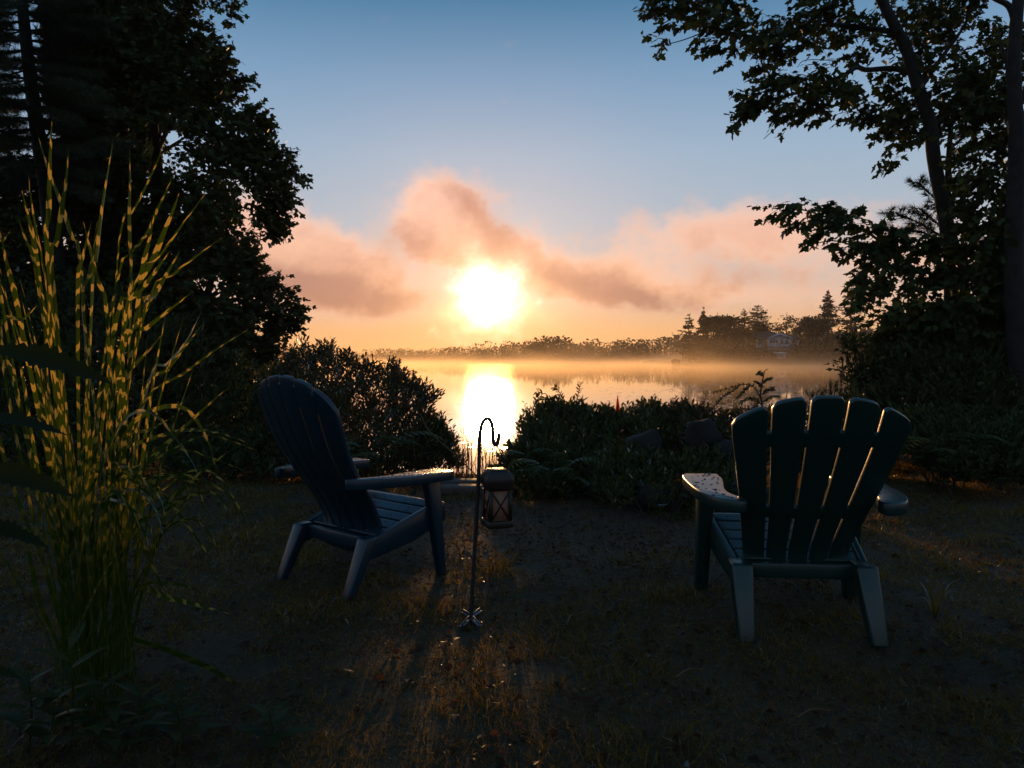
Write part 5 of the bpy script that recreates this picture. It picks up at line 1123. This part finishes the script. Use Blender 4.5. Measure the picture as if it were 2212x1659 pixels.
MT['broad'] = foliage('broad_dark_leaf', (.012, .019, .005), (.018, .026, .007), (1.2, 1.2, .5), gloss=.12, tw=.25)
bl = thing('broad_leaf_plant', 'dark plant with big lobed leaves poking in from the left edge', 'plant', (-1.02, 1.18, 0)); bo_ = np.array(bl.location); TV, TF = toothed(25, .15, .09, .10)
B = Build(); st = curve_pts([(0, 0, -.05), (.01, 0, .5), (-.02, .02, .95), (-.04, 0, 1.3)], 20); B.tube(st, np.linspace(.011, .005, 20), 7); B.make('stem', MT['shrub'], bl)
for (a, b_), Y in (((( -20, 752), (247, 796)), 1.15), (((-60, 900), (150, 912)), 1.2), (((-70, 1010), (170, 1046)), 1.22), (((-60, 1128), (118, 1164)), 1.12), (((-80, 1440), (60, 1450)), 1.3)):
    p, q = at(*a, Y), at(*b_, Y + .05); V, T, tone = place(TV, TF, p[None] - bo_, (q - p)[None], np.array([[0, -.35, .9]]) + rng.normal(0, .1, (1, 3)), np.linalg.norm(q - p)); lf = obj('leaf', V, [T], MT['broad'], bl, attr=tone)
    z_ = p[2] - bo_[2]; s0 = st[np.abs(st[:, 2] - z_ + .04).argmin()]; B = Build(); B.tube([s0, (p - bo_)], [.004, .003], 5); B.make('leaf_stalk', MT['shrub'], bl)
TV2, TF2 = toothed(17, .13, .09)
for px, ptop, Y, n, lab in ((378, 1512, 1.98, 12, 'leafy weed with toothed dewy leaves, nearest the striped grass'), (580, 1535, 1.98, 11, 'leafy weed with toothed dewy leaves at the tip of the long striped blade'), (250, 1560, 1.95, 7, 'smaller dim weed at the foot of the striped grass'), (60, 1450, 2.0, 11, 'dark weed at the left edge below the big lobed leaves'), (150, 1400, 1.98, 12, 'tallest dark weed in front of the base of the striped grass'), (215, 1470, 2.0, 11, 'middling dark weed in front of the right side of the striped grass base'), (300, 1500, 2.02, 10, 'dark weed just right of the base of the striped grass'), (110, 1520, 1.95, 9, 'lowest dark weed, at the lower left corner')):
    tip = at(px, ptop, Y); g0 = np.array([tip[0], Y, float(height(tip[0], Y))]); rt = thing('weed', lab, 'weed', g0, group='toothed weeds'); hh = tip[2] - g0[2]; B = Build(); B.tube(curve_pts([(0, 0, -.03), (.01, 0, hh * .5), (0, 0, hh)], 10), np.linspace(.004, .002, 10), 5); B.make('stem', MT['shrub'], rt)
    for k in range(n):
        a = k * 2.4 + .4; z_ = hh * (.25 + .75 * k / (n - 1)); V, T, tone = place(TV2, TF2, np.array([[0, 0, z_]]), np.array([[math.cos(a), math.sin(a), .25 + .5 * k / n]]), np.array([[0, 0, 1.0]]), rng.uniform(.08, .13) * (1.15 - .4 * k / n)); obj('leaf', V, [T], MT['shrub'], rt, attr=tone)
tu = thing('lawn_tuft', 'small tuft of broad blades in the lawn at lower right', 'grass tuft', (*at(2020, 1335, 3.07)[:2], 0)); 
for k in range(9):
    a = rng.random() * 6.283; l = rng.uniform(.08, .17); d = np.array([math.cos(a), math.sin(a), 0]); B = Build(); P = curve_pts([(0, 0, 0), d * l * .35 + (0, 0, l * .8), d * l * .8 + (0, 0, l)], 8); sd = np.array([-d[1], d[0], 0]); ww = .006 * np.linspace(1, .1, 8)[:, None]
    i = np.arange(7) * 2; obj('blade', np.stack([P - sd * ww, P + sd * ww], 1).reshape(-1, 3), [np.stack([i, i + 1, i + 3, i + 2], 1)], MT['grass'], tu, attr=np.full(16, rng.random()))

# ================================================================== lawn: grass, litter, fallen leaves
def lawn_points(n, y0, y1, pw, gate=0.0, cell=.35, seed=5, path=True):
    out = []
    while sum(map(len, out)) < n:
        q = rng.random(n * 2); Y = (y0 ** pw + q * (y1 ** pw - y0 ** pw)) ** (1 / pw); X = (rng.random(n * 2) * 2 - 1) * (.72 * Y + .35 + 1.2 * (rng.random(n * 2) < .18)); p = np.stack([X, Y], 1); k = np.ones(len(p), bool)
        if gate: k &= (vnoise(p + 50, cell, seed) * .6 + vnoise(p + 50, cell * .3, seed + 1) * .4) > gate * (.7 + .6 * rng.random(len(p)))
        if path: k &= ~((((X - .15) * .72) ** 2 + ((Y - 4.75) * .85) ** 2 < .6) & (rng.random(len(p)) < .7))
        k &= Y < shore(X) - 1.2; out.append(p[k])
    p = np.concatenate(out)[:n]; return np.c_[p, height(p[:, 0], p[:, 1])]


GV = np.array([(-.5, 0, 0), (.5, 0, 0), (.32, .55, .07), (-.32, .55, .07), (0, 1, .30)]); GT = np.array([(0, 1, 2), (0, 2, 3), (3, 2, 4)])
P = lawn_points(225000, 1.7, 8.2, 1.0, gate=.30, cell=.30); n = len(P); ax = rng.normal(0, .75, (n, 3)); ax[:, 2] = np.abs(ax[:, 2]) * .6 + .45
tall = 0.014 + .085 * rng.random(n) ** 1.5 * (.12 + vnoise(P[:, :2] + 50, .26, 77) ** 2); V, T, tone = place(GV, GT, P - (0, 0, .004), ax, rng.normal(0, 1, (n, 3)), tall, .0034 / tall * (.7 + .6 * rng.random(n)) * np.clip(P[:, 1] / 3, .8, 1.6))
tag(obj('grass', V, [T], MT['grass'], attr=tone), kind='stuff')
P = lawn_points(12000, 1.8, 7.6, 1.2, gate=.40, cell=.8, seed=8, path=False); P = np.vstack([P, (lambda q: q[((q[:, 0] - .3) * .5) ** 2 + ((q[:, 1] - 4.8) * .6) ** 2 < 1])(lawn_points(6000, 3.4, 6.6, 1.0, path=False))]); n = len(P); V, T, tone = place(CARD_V * (1, 1, 1.6), CARD_T, P + (0, 0, .008) + np.c_[np.zeros((n, 2)), .014 * rng.random(n)], np.c_[rng.normal(0, 1, (n, 2)), rng.normal(0, .25, n)], rng.normal(0, .35, (n, 3)) + (0, 0, 1), .012 + .028 * rng.random(n) ** 2)
V2 = lawn_points(1500, 3.6, 6.4, 1.0, path=False); V2 = V2[((V2[:, 0] - .3) * .62) ** 2 + ((V2[:, 1] - 4.75) * .8) ** 2 < 1.0]; k2 = len(V2); oc = np.array([(1, 0, 0), (-1, 0, 0), (0, 1, 0), (0, -1, 0), (0, 0, .6), (0, 0, -.6)]) * .5
Vp, Tp, tp2 = place(oc, np.array([(0, 2, 4), (2, 1, 4), (1, 3, 4), (3, 0, 4)]), V2 + (0, 0, .004), rng.normal(0, 1, (k2, 3)) * (1, 1, .1), rng.normal(0, .2, (k2, 3)) + (0, 0, 1), .012 + .035 * rng.random(k2) ** 3)
tag(obj('pebbles', Vp, [Tp], MT['stone'] if False else solid('pebble', (.022, .016, .012), (.060, .044, .034), .75, 14), attr=tp2), kind='stuff')
tag(obj('leaf_litter', V, [T], MT['litter'], attr=tone), kind='stuff')
P = lawn_points(130, 1.95, 5.2, .8, path=False); lms = []
for k in range(6):
    Vt = (MAPLE_V if k % 2 else OVAL_V * (1.6, 1, 1)) * (1, 1, 1) + np.c_[np.zeros((len(MAPLE_V if k % 2 else OVAL_V), 2)), .10 * rng.random(len(MAPLE_V if k % 2 else OVAL_V))]; lms.append(mesh('fallen_leaf', Vt, [MAPLE_T if k % 2 else OVAL_T], MT['litter'], attr=np.full(len(Vt), rng.random())))
for k, p in enumerate(P):
    o_ = link('fallen_leaf', lms[k % 6]); s = rng.uniform(.028, .062); o_.location = p + (0, 0, .016); o_.scale = (s, s, s); o_.rotation_euler = (rng.normal(0, .3), rng.normal(0, .3), rng.random() * 6.28); tag(o_, 'curled dead leaf lying in the damp lawn', 'leaf', 'fallen leaves on the lawn')
for (px, py), l, a, lab in (((1232, 1360), .10, 1.2, 'short curved twig on the lawn right of the hook foot'), ((1760, 1560), .12, .2, 'straw-coloured stick in the dark lower right lawn'), ((1490, 1478), .11, .4, 'pale twig lying left below the green chair')):
    Y = CH * F / (py - HOR); c = at(px, py, Y); d = np.array([math.cos(a), math.sin(a), 0]); P = curve_pts([-d * l / 2, (0, .015, .012), d * l / 2 + (0, .02, 0)], 10); B = Build(); B.tube(P, np.linspace(.004, .0025, 10), 5); tw = B.make('twig', MT['dry']); tw.location = (c[0], c[1], float(height(c[0], c[1])) + .03); tag(tw, lab, 'twig')

# ================================================================== air
def volume_box(name, lo, hi):
    B = Build(); lo, hi = np.array(lo, float), np.array(hi, float); B.box((lo + hi) / 2, hi - lo); m_ = bpy.data.materials.new(name); m_.use_nodes = True; t_ = m_.node_tree; t_.nodes.clear(); o_ = t_.nodes.new('ShaderNodeOutputMaterial'); v = t_.nodes.new('ShaderNodeVolumePrincipled'); v.inputs['Density Attribute'].default_value = ''
    t_.links.new(v.outputs[0], o_.inputs['Volume']); ob = B.make(name, m_); ob['kind'] = 'stuff'; return ob, m_, t_, v


hz_, m, t, v = volume_box('haze', (-720, -320, -3.4), (720, 920, 25)); v.inputs['Color'].default_value = (.92, .90, .90, 1); v.inputs['Density'].default_value = .00018; v.inputs['Anisotropy'].default_value = .35
ms, m, t, v = volume_box('lake_mist', (-190, 34, LAKE + .03), (190, 296, 8.0)); v.inputs['Color'].default_value = (1, .80, .56, 1); v.inputs['Anisotropy'].default_value = .62
tcn = nd(t, 'ShaderNodeTexCoord'); spz = nd(t, 'ShaderNodeSeparateXYZ'); t.links.new(tcn.outputs['Object'], spz.inputs[0])
def tm(op, a, b_=None):
    n = nd(t, 'ShaderNodeMath', _operation=op)
    for i_, x in enumerate((a, b_)):
        if x is None: continue
        if isinstance(x, (int, float)): n.inputs[i_].default_value = x
        else: t.links.new(x, n.inputs[i_])
    return n.outputs[0]
hgt = tm('SUBTRACT', spz.outputs[2], LAKE); mp = nd(t, 'ShaderNodeMapping'); mp.inputs['Scale'].default_value = (.05, .035, .16); t.links.new(tcn.outputs['Object'], mp.inputs[0]); nn = nd(t, 'ShaderNodeTexNoise', Scale=1.0, Detail=3.0, Roughness=.6, Distortion=.6); t.links.new(mp.outputs[0], nn.inputs['Vector'])
wis = nd(t, 'ShaderNodeMapRange', _interpolation_type='SMOOTHSTEP'); t.links.new(nn.outputs['Fac'], wis.inputs[0]); wis.inputs[1].default_value = .42; wis.inputs[2].default_value = .72
near = nd(t, 'ShaderNodeMapRange', _interpolation_type='SMOOTHSTEP'); t.links.new(spz.outputs[1], near.inputs[0]); near.inputs[1].default_value = 40; near.inputs[2].default_value = 130
low = tm('MULTIPLY', tm('EXPONENT', tm('MULTIPLY', hgt, -1.7)), .015); wsp = tm('MULTIPLY', tm('MULTIPLY', tm('EXPONENT', tm('MULTIPLY', hgt, -.42)), wis.outputs[0]), .009)
t.links.new(tm('MULTIPLY', tm('ADD', low, wsp), near.outputs[0]), v.inputs['Density'])
